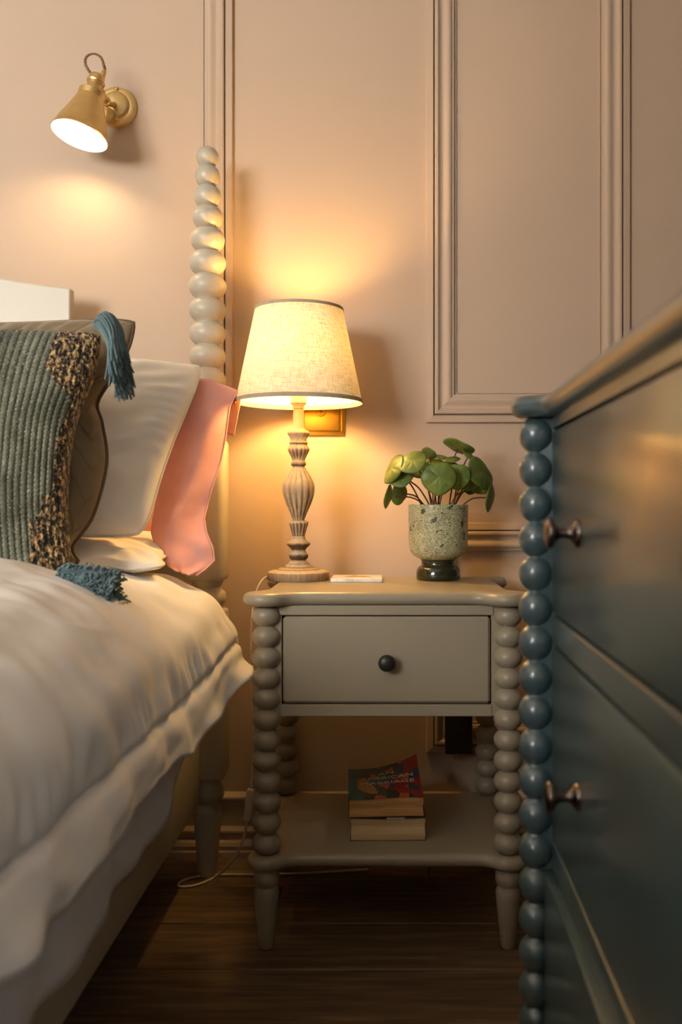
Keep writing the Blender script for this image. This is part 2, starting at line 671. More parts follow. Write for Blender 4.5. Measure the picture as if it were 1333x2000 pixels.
def swave(u, v, seed, fr, n=7):
    """smooth pseudo-noise, about -1..1"""
    rng = np.random.RandomState(seed)
    s_ = 0
    for _ in range(n):
        a = rng.uniform(0, 2 * PI)
        f_ = fr * rng.uniform(0.6, 1.5)
        s_ = s_ + np.sin((u * math.cos(a) + v * math.sin(a)) * f_ + rng.uniform(0, 6.28))
    return s_ / n ** 0.5 / 1.3


def text_geo(body, size, align='CENTER'):
    cu = bpy.data.curves.new('lettering', 'FONT')
    cu.body = body
    cu.size = size
    cu.align_x = align
    cu.align_y = 'CENTER'
    cu.extrude = 0.0002
    cu.resolution_u = 3
    ob = bpy.data.objects.new('lettering_tmp', cu)
    C.objects.link(ob)
    dg = bpy.context.evaluated_depsgraph_get()
    me = ob.evaluated_get(dg).to_mesh()
    V = [tuple(v_.co) for v_ in me.vertices]
    F = [tuple(p.vertices) for p in me.polygons]
    ob.evaluated_get(dg).to_mesh_clear()
    bpy.data.objects.remove(ob)
    bpy.data.curves.remove(cu)
    return V, F


# ================================================================== SETTING
# panelled wall
mk('wall_back', *boxg(XL - 0.1, XR + 0.1, YW, YW + 0.12, -0.05, ZC), 'wall', smooth=False)['kind'] = 'structure'
mk('wall_left', *boxg(XL - 0.1, XL, YF, YW, -0.05, ZC), 'side_wall', smooth=False)['kind'] = 'structure'
TW = 0.15


def wall_map(side, g_):
    """(along, outwards, height) -> room, for the wall behind the camera or the right hand wall"""
    return [((a, YF - d, z) if side == 'front' else (XR + d, a, z)) for a, d, z in g_[0]], g_[1]


for side, a0_, a1_ in (('front', XL - 0.1, XR + TW), ('right', YF, YW)):
    sd_, wa, wb, wz0, wz1 = [q for q in ADDED_WINDOWS if q[0] == side][0]
    mk('wall_' + side, *wall_map(side, join(boxg(a0_, wa, 0, TW, -0.05, ZC), boxg(wb, a1_, 0, TW, -0.05, ZC),
                                            boxg(wa, wb, 0, TW, -0.05, wz0), boxg(wa, wb, 0, TW, wz1, ZC))), 'side_wall', smooth=False)['kind'] = 'structure'
mk('ceiling', *boxg(XL - 0.1, XR + 0.1, YF - 0.15, YW + 0.12, ZC, ZC + 0.1), 'ceiling', smooth=False)['kind'] = 'structure'
for wi, (side, x0, x1, z0, z1) in enumerate(ADDED_WINDOWS):
    w = thing('window_%d' % (wi + 1), wall_map(side, ([((x0 + x1) / 2, 0.06, z0)], 0))[0][0], kind='structure')  # out of view, added to let daylight in
    fr = 0.05
    xm, zm = (x0 + x1) / 2, (z0 + z1) / 2
    mk('window_frame', *wall_map(side, join(boxg(x0, x1, 0.03, 0.09, z0, z0 + fr), boxg(x0, x1, 0.03, 0.09, z1 - fr, z1),
                                            boxg(x0, x0 + fr, 0.03, 0.09, z0, z1), boxg(x1 - fr, x1, 0.03, 0.09, z0, z1))), 'glazing_bar', w, smooth=False)
    mk('glazing_bar', *wall_map(side, boxg(xm - 0.015, xm + 0.015, 0.04, 0.08, z0 + fr, z1 - fr)), 'glazing_bar', w, smooth=False)
    mk('glazing_bar', *wall_map(side, boxg(x0 + fr, x1 - fr, 0.04, 0.08, zm - 0.015, zm + 0.015)), 'glazing_bar', w, smooth=False)
    for xa, xb in ((x0 + fr, xm), (xm, x1 - fr)):
        for za, zb in ((z0 + fr, zm), (zm, z1 - fr)):
            mk('pane', *wall_map(side, boxg(xa, xb, 0.058, 0.062, za, zb)), 'glass', w, smooth=False)

# floor boards, running across the room
fl = mk('floor', *boxg(XL, XR, YF, YW, -0.06, -0.022), 'gap', smooth=False, org=(0, 0, 0))
fl['kind'] = 'structure'
BW = 0.178
y = YW
row = 0
rng = random.Random(11)
while y > YF + 0.01:
    ya = max(YF, y - BW)
    cuts = [XL]
    x = XL + rng.uniform(0.5, 1.4)
    while x < XR - 0.25:
        cuts.append(x)
        x += rng.uniform(0.9, 1.7)
    cuts.append(XR)
    for xa, xb in zip(cuts[:-1], cuts[1:]):
        dz = rng.uniform(-0.0008, 0.0004)
        mk('plank', *boxg(xa + 0.0008, xb - 0.0008, ya + 0.001, y - 0.001, -0.022, dz, 0.0018, 1), 'board', fl, smooth=False)
    y = ya
    row += 1

# panel mouldings planted on the wall
PROF = [(0.0, -0.001), (0.0, 0.008), (0.0015, 0.0105), (0.0155, 0.0125), (0.0165, 0.0115), (0.0168, 0.0015), (0.0195, 0.0015), (0.0198, 0.014), (0.0225, 0.0165),
        (0.027, 0.0165), (0.0285, 0.015), (0.031, 0.0115), (0.035, 0.0095), (0.0385, 0.0095), (0.041, 0.0105), (0.046, 0.0135), (0.051, 0.0145), (0.055, 0.0135),
        (0.0585, 0.011), (0.060, 0.0085), (0.0645, 0.0075), (0.0655, 0.0065), (0.066, 0.001), (0.0685, 0.001), (0.069, 0.004), (0.0705, 0.004), (0.071, -0.001)]


def panel_frame(name, x0, x1, z0, z1):
    t_ = thing(name, ((x0 + x1) / 2, YW, z0), kind='structure')
    for side in range(4):
        V = []
        for end in (0, 1):
            for o_, h_ in PROF:
                if side == 0:
                    p = ((x0 + o_) if end == 0 else (x1 - o_), YW - h_, z0 + o_)
                elif side == 1:
                    p = ((x0 + o_) if end == 0 else (x1 - o_), YW - h_, z1 - o_)
                elif side == 2:
                    p = (x0 + o_, YW - h_, (z0 + o_) if end == 0 else (z1 - o_))
                else:
                    p = (x1 - o_, YW - h_, (z0 + o_) if end == 0 else (z1 - o_))
                V.append(p)
        n = len(PROF)
        F = [(i, i + 1, n + i + 1, n + i) for i in range(n - 1)]
        mk('moulding', V, F, 'wall', t_, smooth=True, autosmooth=28)
    return t_


S_W = FPX / YW


def wx(px):
    return (px - VX) / S_W


def wz(py):
    return CAMZ - (py - VY) / S_W


panel_frame('trim_1', wx(833), wx(1230), wz(826), 2.42)
panel_frame('trim_2', wx(833), wx(1230), 0.24, wz(1021))
panel_frame('trim_3', wx(456) - 1.75, wx(456), wz(826), 2.42)

# skirting board with its stepped mouldings
BP = [(-0.01, 0.0), (0.026, 0.0), (0.026, 0.013), (0.0245, 0.0155), (0.0215, 0.0165), (0.0215, 0.024), (0.023, 0.026), (0.019, 0.034), (0.0125, 0.039), (0.0115, 0.041),
      (0.0115, 0.054), (0.016, 0.056), (0.0155, 0.060), (0.009, 0.067), (0.0075, 0.069), (0.0075, 0.118), (0.0105, 0.120), (0.0105, 0.123), (0.008, 0.124), (0.008, 0.131), (0.0135, 0.133), (0.013, 0.137), (0.004, 0.145), (0.002, 0.147), (-0.01, 0.147)]
V = []
for xx in (XL, XR):
    for d_, h_ in BP:
        V.append((xx, YW - d_, h_))
n = len(BP)
mk('baseboard_back', V, [(i, i + 1, n + i + 1, n + i) for i in range(n - 1)], 'wall', autosmooth=25)['kind'] = 'structure'

# ================================================================== BED
BX, BY = -0.396, 2.04
BXL = BX - 1.52
bed = thing('bed', (BX - 0.76, 1.05, 0.0), 'pale painted bed with tall beaded corner post and arched headboard', 'bed')
sc = FPX / BY


def bz(py):
    return CAMZ - (py - VY) / sc


cs = [306, 345, 383, 425, 468, 514, 559.5, 606, 651.5, 697, 742.5, 788, 833]
rs = [21.8, 24.3, 26.6, 30, 33.8, 36, 36.6, 36.2, 36, 36, 36, 36, 36]
beads = []
for i, (c_, r_) in enumerate(zip(cs, rs)):
    up = (cs[i - 1] + c_) / 2 if i else c_ - 18.5
    dn = (cs[i + 1] + c_) / 2 if i < len(cs) - 1 else c_ + 23
    beads.append((bz(dn), bz(up), r_ / sc))
beads.reverse()
prof = bead_profile(beads, neck=0.6, n=11)
ztop = prof[-1][1]
# round off the finial
prof = prof[:-4]
R0 = beads[-1][2]
zc = (beads[-1][0] + beads[-1][1]) / 2
hh = (beads[-1][1] - beads[-1][0]) / 2
prof = [p for p in prof if p[1] < zc + 0.3 * hh]
for i in range(8):
    an = math.radians(20 + 10 * i)
    prof.append((R0 * math.cos(an), zc + hh * 1.05 * math.sin(an)))
spn = mk('beaded_post', *lathe(prof, 36), 'bed_paint', bed, org=(BX, BY, 0), autosmooth=50) if False else None
V, F = lathe(prof, 36, (BX, BY, 0))
spindle = mk('beaded_post', V, F, 'bed_paint', bed, autosmooth=50)
hw = 0.0415
zb0, zb1 = bz(1134), bz(858)


def sq_block(z0, z1, hw, cx, cy, bev=0.008):
    return boxg(cx - hw, cx + hw, cy - hw, cy + hw, z0, z1, bev, 3)


block = mk('post_block', *sq_block(zb0, zb1, hw, BX, BY, 0.012), 'bed_paint', bed, autosmooth=40)
tp = [(0.030, bz(1192)), (0.030, bz(1186)), (0.037, bz(1180)), (0.041, bz(1168)), (0.039, bz(1156)), (0.031, bz(1150)), (0.029, bz(1146)), (0.033, bz(1140)), (0.036, bz(1132))]
ring = mk('turned_ring', *lathe(tp, 32, (BX, BY, 0)), 'bed_paint', bed, autosmooth=50)
rblock = mk('rail_block', *sq_block(bz(1516), bz(1190), hw, BX, BY, 0.008), 'bed_paint', bed, autosmooth=40)
tp = [(0.0, 0.0), (0.0195, 0.0), (0.0205, 0.003), (0.030, bz(1600)), (0.031, bz(1585)), (0.029, bz(1577)), (0.024, bz(1572)), (0.024, bz(1566)), (0.033, bz(1560)), (0.037, bz(1550)),
      (0.036, bz(1540)), (0.030, bz(1532)), (0.026, bz(1526)), (0.027, bz(1512))]
leg = mk('leg', *lathe(tp[1:], 32, (BX, BY, 0)), 'bed_paint', bed, autosmooth=50)
# other corners: same turned parts, short posts at the foot
for (xx, yy, tall) in ((BXL, BY, True), (BX, 0.06, False), (BXL, 0.06, False)):
    for src in ([spindle, block, ring, rblock, leg] if tall else [ring, rblock, leg]):
        o = src.copy()
        C.objects.link(o)
        o.location = src.location + Vector((xx - BX, yy - BY, 0))
for xx in (BX, BXL):
    mk('side_rail', *boxg(xx - 0.034, xx - 0.009, 0.10, BY - 0.04, 0.168, 0.335, 0.004, 2), 'bed_paint', bed, autosmooth=40)
mk('foot_rail', *boxg(BXL + 0.04, BX - 0.04, 0.045, 0.075, 0.168, 0.335, 0.004), 'bed_paint', bed, autosmooth=40)
# headboard: raised arched centre, lower shoulders that meet the posts
cx = (BX + BXL) / 2
xs_, half = wx(0), 0
out = []
xr = (139 - VX) / FPX * 2.055
halfc = xr - cx
zst = CAMZ + (VY - 563) / FPX * 2.055
zsh = CAMZ + (VY - 690) / FPX * 2.055
hx = cx - BXL - 0.03
tops = []
for i in range(9):
    t_ = i / 8
    x = hx + (halfc - hx) * t_
    tops.append((x, zsh - 0.03 + 0.03 * math.sin(t_ * PI / 2)))
for i in range(13):
    t_ = i / 12
    x = halfc * (1 - t_)
    tops.append((x, zst + 0.075 * math.sin(t_ * PI / 2) ** 1.0 * (0.35 + 0.65 * t_)))
full = [(cx + x, z) for x, z in tops] + [(cx - x, z) for x, z in reversed(tops[:-1])]
poly = full + [(cx - hx, 0.33), (cx + hx, 0.33)]
V = [(x, 2.05, z) for x, z in poly] + [(x, 2.078, z) for x, z in poly]
n = len(poly)
F = [tuple(range(n)), tuple(range(n, 2 * n))[::-1]] + [(i, (i + 1) % n, n + (i + 1) % n, n + i) for i in range(n)]
hb = mk('headboard', V, F, 'bed_paint', bed, smooth=False)
bv = hb.modifiers.new('bevel', 'BEVEL')
bv.width = 0.004
bv.segments = 2
bv.limit_method = 'ANGLE'

# mattress
mat = mk('mattress', *boxg(BXL + 0.02, BX - 0.036, 0.12, 2.02, 0.26, 0.60, 0.035, 4), 'mattress', None)
tag(mat, 'thick pale mattress mostly hidden under the bed linen', 'mattress')

# sheet hanging below the quilt
def cloth_sweep(name, ys, section, mat, thick, seed, label, cat, wr):
    rows = []
    for yy in ys:
        rows.append(section(yy))
    nv, nu = len(rows), len(rows[0])
    V = np.array([[(x, yy, z) for x, z in r] for yy, r in zip(ys, rows)])
    V = wr(V, nu, nv)
    o = mk(name, V.reshape(-1, 3), grid_faces(nu, nv), mat, None)
    sd = o.modifiers.new('thickness', 'SOLIDIFY')
    sd.thickness = thick
    sd.offset = 0
    return tag(o, label, cat)


def resample(pts, n):
    c_ = crom([(x, 0, z) for x, z in pts], 14)
    L = [0]
    for a, b in zip(c_[:-1], c_[1:]):
        L.append(L[-1] + (b - a).length)
    out = []
    xs = np.interp(np.linspace(0, L[-1], n), L, [p.x for p in c_])
    zs = np.interp(np.linspace(0, L[-1], n), L, [p.z for p in c_])
    return list(zip(xs, zs))


def sm(a, b, t_):
    t_ = min(1, max(0, (t_ - a) / (b - a)))
    return t_ * t_ * (3 - 2 * t_)


def lerp_pts(A, B, t_):
    return [(a[0] + (b[0] - a[0]) * t_, a[1] + (b[1] - a[1]) * t_) for a, b in zip(A, B)]


def sheet_section(yy):
    lift = sm(1.42, 1.70, yy)
    zb = 0.268 + 0.012 * math.sin(yy * 5.1) + 0.11 * lift ** 2
    pts = [(-1.15, 0.615), (-0.8, 0.615), (-0.47, 0.612), (-0.415, 0.60), (-0.394, 0.56), (-0.388, 0.48), (-0.386, 0.40), (-0.384 + 0.012 * lift, zb)]
    return resample(pts, 70)


def sheet_wr(V, nu, nv):
    u = np.linspace(0, 1, nu)[None, :]
    y_ = V[:, 0, 1][:, None]
    w_ = np.clip((u - 0.62) / 0.38, 0, 1)
    V[:, :, 0] += w_ * (0.007 * np.sin(y_ * 17 + 1.2 * np.sin(y_ * 6)) + 0.004 * np.sin(y_ * 43 + u * 5)) + w_ * 0.006
    return V


cloth_sweep('bed_sheet', np.linspace(0.14, 1.70, 130), sheet_section, 'sheet_white', 0.003, 3,
            'white cotton sheet hanging over the bed rail below the quilt hem', 'sheet', sheet_wr)

FAR = [(-1.15, .700), (-.9, .712), (-.7, .712), (-.55, .708), (-.455, .700), (-.385, .678), (-.325, .637), (-.291, .590), (-.279, .545), (-.276, .520), (-.259, .492)]
NEAR = [(-1.15, .712), (-.9, .726), (-.7, .729), (-.56, .722), (-.46, .697), (-.39, .655), (-.345, .600), (-.328, .552), (-.324, .518), (-.322, .490), (-.318, .436)]


def quilt_section(yy):
    t_ = sm(1.38, 1.76, yy)
    pts = lerp_pts(NEAR, FAR, t_)
    return resample(pts, 170)


QY = np.linspace(0.16, 1.815, 250)


def quilt_wr(V, nu, nv):
    u = np.linspace(0, 1, nu)[None, :] * np.ones((nv, 1))
    y_ = V[:, :, 1]
    du = np.gradient(V, axis=1)
    N = np.stack([-du[:, :, 2], np.zeros_like(u), du[:, :, 0]], axis=2)
    N /= np.linalg.norm(N, axis=2, keepdims=True) + 1e-9
    arc = u * 1.25
    fl_ = np.clip((u - 0.932) / 0.068, 0, 1)             # the flat flange beyond the seam
    big = 0.010 * swave(arc, y_ * 0.9, 5, 6.0) + 0.0045 * swave(arc, y_, 6, 15.0)
    # drag folds that run slantwise down the side
    q = (arc * 1.0 + y_ * 1.15)
    side = np.clip((u - 0.45) / 0.25, 0, 1) * (1 - fl_)
    ph = q * 26 + 2.2 * swave(arc, y_, 9, 5.0)
    fold = (1 - np.abs(np.sin(ph * 0.5))) ** 3
    sharp = 0.0035 * fold * np.clip(swave(arc, y_, 12, 6.0) + 0.35, 0, 1)
    crease = 0.0036 * swave(arc * 1.2, y_ * 0.8, 14, 34.0) + 0.0020 * swave(arc, y_, 15, 75.0)
    rid = swave(arc, y_ * 0.7, 17, 24.0)
    crease = crease + 0.0045 * np.exp(-(rid / 0.16) ** 2) * np.clip(swave(arc, y_, 18, 8.0), 0, 1)
    h = (big * (1 - 0.6 * fl_)) + side * sharp + crease * (0.6 + 0.7 * side)
    # seam: a pinched groove between the filled body and the flange, and puckers above it
    seam = np.exp(-((u - 0.931) / 0.006) ** 2)
    h -= 0.010 * seam
    puck = np.exp(-((u - 0.902) / 0.022) ** 2)
    h += 0.0035 * puck * np.sin(y_ * 150 + 5 * np.sin(y_ * 21))
    # flange waves
    wav = np.sin(y_ * 19 + 1.5 * np.sin(y_ * 7.3)) + 0.6 * np.sin(y_ * 41 + 1.0)
    h += fl_ * (0.0055 * wav + 0.008) + fl_ * 0.004 * swave(u * 3, y_, 20, 45.0)
    V = V + N * h[:, :, None]
    V[:, :, 2] += fl_ ** 2 * 0.006 * np.sin(y_ * 11 + 0.6) + fl_ ** 2 * 0.003 * np.sin(y_ * 47) + fl_ ** 3 * 0.005 * np.abs(swave(u * 2, y_, 19, 38.0))
    # far edge rolls down
    e_ = np.clip((y_ - 1.775) / 0.04, 0, 1)
    V[:, :, 2] -= 0.035 * e_ ** 2 * (1 - fl_)
    return V


cloth_sweep('quilt', QY, quilt_section, 'linen_white', 0.006, 5, 'puffy white duvet with a wavy flanged hem spread over the bed', 'duvet', quilt_wr)


# ------------------------------------------------------------------ pillows and cushions
def pillow_pts(U, Vv, w, h, t, conc_u, conc_v, p, side):
    cr = 1 - 0.05 * (U * Vv) ** 6
    x = w * U * (1 - conc_u * (1 - Vv ** 2)) * cr
    z = h * Vv * (1 - conc_v * (1 - U ** 2)) * cr
    th = t * np.clip((1 - U ** 2), 0, 1) ** p * np.clip((1 - Vv ** 2), 0, 1) ** p
    return x, side * th, z


def xform(V, loc, lean=0, yaw=0, roll=0):
    M = Matrix.Rotation(yaw, 3, 'Z') @ Matrix.Rotation(lean, 3, 'X') @ Matrix.Rotation(roll, 3, 'Y')
    return V @ np.array(M).T + np.array(loc)


def pillow(name, w, h, t, loc, lean, yaw, roll, mat, nu=60, nv=60, conc=(0.06, 0.05), p=0.45, seed=1, wr=0.004, label=None, cat='pillow', group=None, ribs=None,
           pipe=None, pipe_r=0.003, warp=None, backt=0.8, quilted=False):
    u = np.linspace(-1, 1, nu)
    u = np.sign(u) * (1 - (1 - np.abs(u)) ** 1.25) if not ribs else u
    v = np.linspace(-1, 1, nv)
    U, Vv = np.meshgrid(u, v)
    allV, allF, A = [], [], {'pu': [], 'pv': [], 'rib': []}
    base = 0
    for side in (-1, 1):
        x, y_, z = pillow_pts(U, Vv, w, h, t * (1 if side < 0 else backt), conc[0], conc[1], p, side)
        edge = np.clip((1 - U ** 2), 0, 1) ** 0.5 * np.clip((1 - Vv ** 2), 0, 1) ** 0.5
        d_ = wr * swave(U * 1.0, Vv, seed, 5.0) + wr * 0.5 * swave(U, Vv, seed + 1, 13.0)
        # gathers radiating from the seam
        rim = (1 - edge) * edge * 4
        ang = np.arctan2(Vv, U)
        d_ = d_ + wr * 0.8 * np.clip(1 - edge / 0.6, 0, 1) * edge * 3 * np.sin(ang * 38 + 5 * swave(U, Vv, seed + 2, 5.0))
        if quilted:
            q_ = Vv * 4.2 + np.abs(np.mod(U * 2.2, 1.0) - 0.5) * 2.4
            d_ = d_ - 0.0045 * np.exp(-(np.sin(q_ * PI) / 0.16) ** 2)
        if not ribs:
            d_ = d_ + wr * 0.22 * swave(U * 1.3, Vv, seed + 7, 27.0) + wr * 0.5 * np.exp(-(swave(U * 1.4, Vv, seed + 8, 8.0) / 0.12) ** 2) * np.clip(swave(U, Vv, seed + 9, 5.0), 0, 1)
        rib = np.ones_like(U)
        if ribs and side < 0:
            cu = (U * 0.5 + 0.5) * ribs + 0.12 * swave(U, Vv, seed + 5, 9.0)
            col_ = np.floor(cu)
            fx = np.abs(np.sin(cu * PI))
            sv = (Vv * 0.5 + 0.5) * ribs * 1.6 + (col_ % 2) * 0.5 + 0.25 * swave(U, Vv, seed + 6, 14.0)
            fy = np.abs(np.sin(sv * PI))
            rib = (fx ** 0.7) * (0.35 + 0.65 * fy ** 0.8)
            d_ = d_ * edge + 0.0048 * rib * np.minimum(edge * 4, 1)
        else:
            d_ = d_ * np.minimum(edge * 2.5, 1)
        y_ = y_ + side * d_
        pts = np.stack([x, y_, z], axis=2)
        if warp:
            pts = warp(pts, U, Vv)
        allV.append(pts.reshape(-1, 3))
        fs = grid_faces(nu, nv, False, base)
        if side > 0:
            fs = [f_[::-1] for f_ in fs]
        allF += fs
        base += nu * nv
        A['pu'] += list((U * 0.5 + 0.5).ravel())
        A['pv'] += list((Vv * 0.5 + 0.5).ravel())
        A['rib'] += list(rib.ravel())
    V = xform(np.concatenate(allV), loc, lean, yaw, roll)
    o = mk(name, V, allF, mat, None, attrs=A)
    tag(o, label, cat, group)
    if pipe:
        s_ = np.linspace(-1, 1, 40)
        loop = [(a, -1) for a in s_[:-1]] + [(1, a) for a in s_[:-1]] + [(-a, 1) for a in s_[:-1]] + [(-1, -a) for a in s_[:-1]]
        L = np.array(loop)
        x, y_, z = pillow_pts(L[:, 0], L[:, 1], w, h, 0, conc[0], conc[1], p, 1)
        pts = np.stack([x, y_ * 0, z], axis=1)
        if warp:
            pts = warp(pts[None], L[None, :, 0], L[None, :, 1])[0]
        pts = xform(pts, loc, lean, yaw, roll)
        tv, tf = tube([tuple(q) for q in pts], pipe_r, 8, True)
        mk('piping', tv, tf, pipe, o)
    return o


# warp helper: pull the right hand edge to follow a measured outline
def right_edge(vs, dxs):
    cc = crom([(a, 0, b) for a, b in zip(vs, dxs)], 10)
    dv, dd = [q.x for q in cc], [q.z for q in cc]

    def f(pts, U, Vv):
        d_ = np.interp(Vv, dv, dd)
        pts[..., 0] += d_ * np.clip(U, 0, 1) ** 2
        return pts
    return f


# knitted sage cushion at the front
gc_loc = P(-72, 884, 1.53)
gc = pillow('knitted_cushion', 0.222, 0.222, 0.072, gc_loc, math.radians(-9), math.radians(4), math.radians(1.5), 'kilim', 330, 270, (0.055, 0.045), 0.42, 21, 0.003,
            'sage knitted cushion with black and straw border and teal corner tassels', 'cushion', ribs=36,
            warp=right_edge([-1, -0.7, -0.3, 0.2, 0.6, 1], [-0.022, -0.030, -0.036, -0.032, -0.010, 0.0]))


def tassel(parent, root, head_dir, length, spread, n, seed, droop, rad=0.0011, mat='tassel', flop=None):
    rg = random.Random(seed)
    Vs = []
    d0 = Vector(head_dir).normalized()
    side = d0.cross(Vector((0, 1, 0)))
    if side.length < 0.1:
        side = Vector((1, 0, 0))
    side.normalize()
    oth = d0.cross(side)
    for i in range(n):
        a, r_ = rg.uniform(0, 2 * PI), math.sqrt(rg.random())
        off_ = side * (math.cos(a) * r_) + oth * (math.sin(a) * r_)
        L = length * rg.uniform(0.8, 1.08)
        p0 = Vector(root) + off_ * 0.006
        p1 = p0 + d0 * 0.021 + off_ * 0.015
        p2 = p1 + (d0 * 0.35 + Vector(droop) * 0.65).normalized() * (L * 0.35) + off_ * spread * 0.5
        p3 = p2 + Vector(droop).normalized() * (L * 0.3) + off_ * spread * 0.35
        p4 = p3 + Vector(droop).normalized() * (L * 0.3) + off_ * spread * 0.25 + Vector((rg.uniform(-1, 1), rg.uniform(-1, 1), rg.uniform(-1, 1))) * 0.006
        Vs.append(tube(crom([p0, p1, p2, p3, p4], 4), rad * rg.uniform(0.8, 1.25), 5))
    return mk('tassel', *join(*Vs), mat, parent)


tl_root = P(186, 634, 1.50)
ts = tassel(gc, tl_root, (0.95, -0.25, -0.05), 0.104, 0.013, 190, 5, (0.16, -0.1, -1), rad=0.0016)
hv, hf = lathe([(0.002, -0.012), (0.0095, -0.009), (0.011, -0.002), (0.0105, 0.006), (0.006, 0.012), (0.001, 0.013)], 14, tl_root + Vector((0.012, -0.004, 0.002)), axis=Matrix.Rotation(math.radians(65), 4, 'Y'))
mk('tassel_knot', hv, hf, 'tassel_dark', ts)
bl_root = P(106, 1136, 1.43)
ts2 = tassel(gc, bl_root, (1, -0.1, 0.05), 0.072, 0.008, 120, 8, (0.97, -0.12, -0.26), mat='tassel_dark', rad=0.0018)
rg = random.Random(3)
Vs = []
for i in range(950):     # frayed, curly outer yarns
    t_ = rg.random()
    c_ = Vector(bl_root) + Vector((0.006 + 0.090 * t_, -0.012 * t_, 0.004 - 0.020 * t_))
    a, rr = rg.uniform(0, 2 * PI), 0.017 + 0.011 * t_ ** 0.6
    n_ = Vector((0.2, math.cos(a), math.sin(a)))
    p1 = c_ + n_ * rr
    q = Vector((rg.uniform(-.3, 1), rg.uniform(-1, 1), rg.uniform(-1, 1))) * 0.008
    Vs.append(tube([c_ + n_ * rr * 0.4, p1, p1 + q, p1 + q + Vector((rg.uniform(-.2, 1), rg.uniform(-.6, .6), rg.uniform(-.6, .6))) * 0.008], 0.0015, 4))
mk('loose_yarn', *join(*Vs), 'tassel', ts2)['kind'] = 'stuff'

# olive velvet cushion behind it
oc = pillow('velvet_cushion', 0.255, 0.232, 0.07, P(-10, 862, 1.66), math.radians(-12), math.radians(-3), math.radians(-1), 'olive', 150, 150, (0.05, 0.03), 0.42, 31, 0.005, quilted=True, label='olive brown velvet cushion with piped edge behind the knitted cushion', cat='cushion', pipe='olive_pipe', pipe_r=0.0042,
            warp=right_edge([-1, -0.85, -0.6, -0.2, 0.12, 0.3, 0.55, 0.75, 1], [-0.075, -0.092, -0.058, -0.036, -0.048, -0.060, -0.030, -0.012, 0.0]))

# white pillows
pillow('white_pillow', 0.36, 0.205, 0.065, P(20, 868, 1.815) + Vector((0, 0, 0)), math.radians(-29), 0, math.radians(0.5), 'pillow_white', 70, 60, (0.02, 0.03), 0.40, 41, 0.0065,
       'plump white pillow with piped edge leaning upright against the pink one', 'pillow', pipe='pillow_pipe', pipe_r=0.0028,
       warp=right_edge([-1, -0.5, 0, 0.5, 1], [-0.062, -0.052, -0.034, -0.012, 0.008]))


def scallop(pts, U, Vv):
    e_ = np.clip(np.abs(U), 0, 1) ** 8
    pts[..., 1] += 0
    pts[..., 0] += np.sign(U) * e_ * 0.010 * np.abs(np.sin(Vv * 6.5 + 0.4)) + np.clip(U, 0, 1) ** 3 * np.interp(Vv, [-1, -0.6, 0, 1], [0.02, 0.0, -0.02, -0.02])
    pts[..., 2] += np.clip(-Vv, 0, 1) ** 6 * 0.008 * np.sin(U * 19)
    return pts


pillow('flat_white_pillow', 0.37, 0.19, 0.047, (-0.79, 1.835, 0.728), math.radians(-83), 0, 0, 'pillow_white', 80, 50, (0.02, 0.03), 0.35, 51, 0.008,
       'squashed white pillow with scalloped edge lying flat under the others', 'pillow', pipe='pillow_pipe', pipe_r=0.0026, warp=scallop)

# pink pillow: filled body plus the empty cuff of its case hanging past the end
pk = pillow('pink_pillow', 0.36, 0.20, 0.05, (-0.80, 1.965, 0.885), math.radians(-24), 0, 0, 'pink', 60, 50, (0.02, 0.02), 0.4, 61, 0.004,
            'salmon pink pillow with loose open cuff leaning by the bed post', 'pillow')
EDGE_R = [(466, 763), (449, 795), (441, 850), (431, 900), (418, 942), (405, 985), (399, 1012), (405, 1040), (417, 1068), (419, 1095), (402, 1112), (384, 1124)]
EDGE_L = [(352, 745), (346, 800), (336, 850), (326, 900), (316, 945), (304, 985), (298, 1012), (296, 1040), (304, 1068), (316, 1092), (330, 1106), (345, 1114)]
nr, ncol = 56, 40
tt = np.linspace(0, 1, nr)


def poly_at(E, t_):
    s_ = np.linspace(0, 1, len(E))
    return np.interp(t_, s_, [e[0] for e in E]), np.interp(t_, s_, [e[1] for e in E])


G = []
for j, t_ in enumerate(tt):
    Yd = 1.945 - 0.205 * t_ + 0.0
    rx, ry = poly_at(EDGE_R, t_)
    lx, ly = poly_at(EDGE_L, t_)
    a, b = P(lx, ly, Yd), P(rx, ry, Yd)
    for i in range(ncol):
        s_ = i / (ncol - 1)
        p = a.lerp(b, s_)
        bul = 0.030 * math.sin(PI * min(1, s_ * 0.9 + 0.1)) * (1 - 0.5 * t_)
        wv = 0.006 * math.sin(9 * s_ + 7 * t_) * math.sin(PI * t_) + 0.0035 * math.sin(22 * t_ + 6 * s_) + 0.005 * math.exp(-((t_ - 0.72) / 0.06) ** 2) * math.sin(8 * s_ + 1)
        low = sm(0.72, 1.0, t_)
        wv += low * 0.003 * math.sin(17 * s_ + 14 * t_)
        G.append((p.x, p.y - bul - wv, p.z + 0.010 * math.sin(PI * s_) * (1 - t_) ** 4))
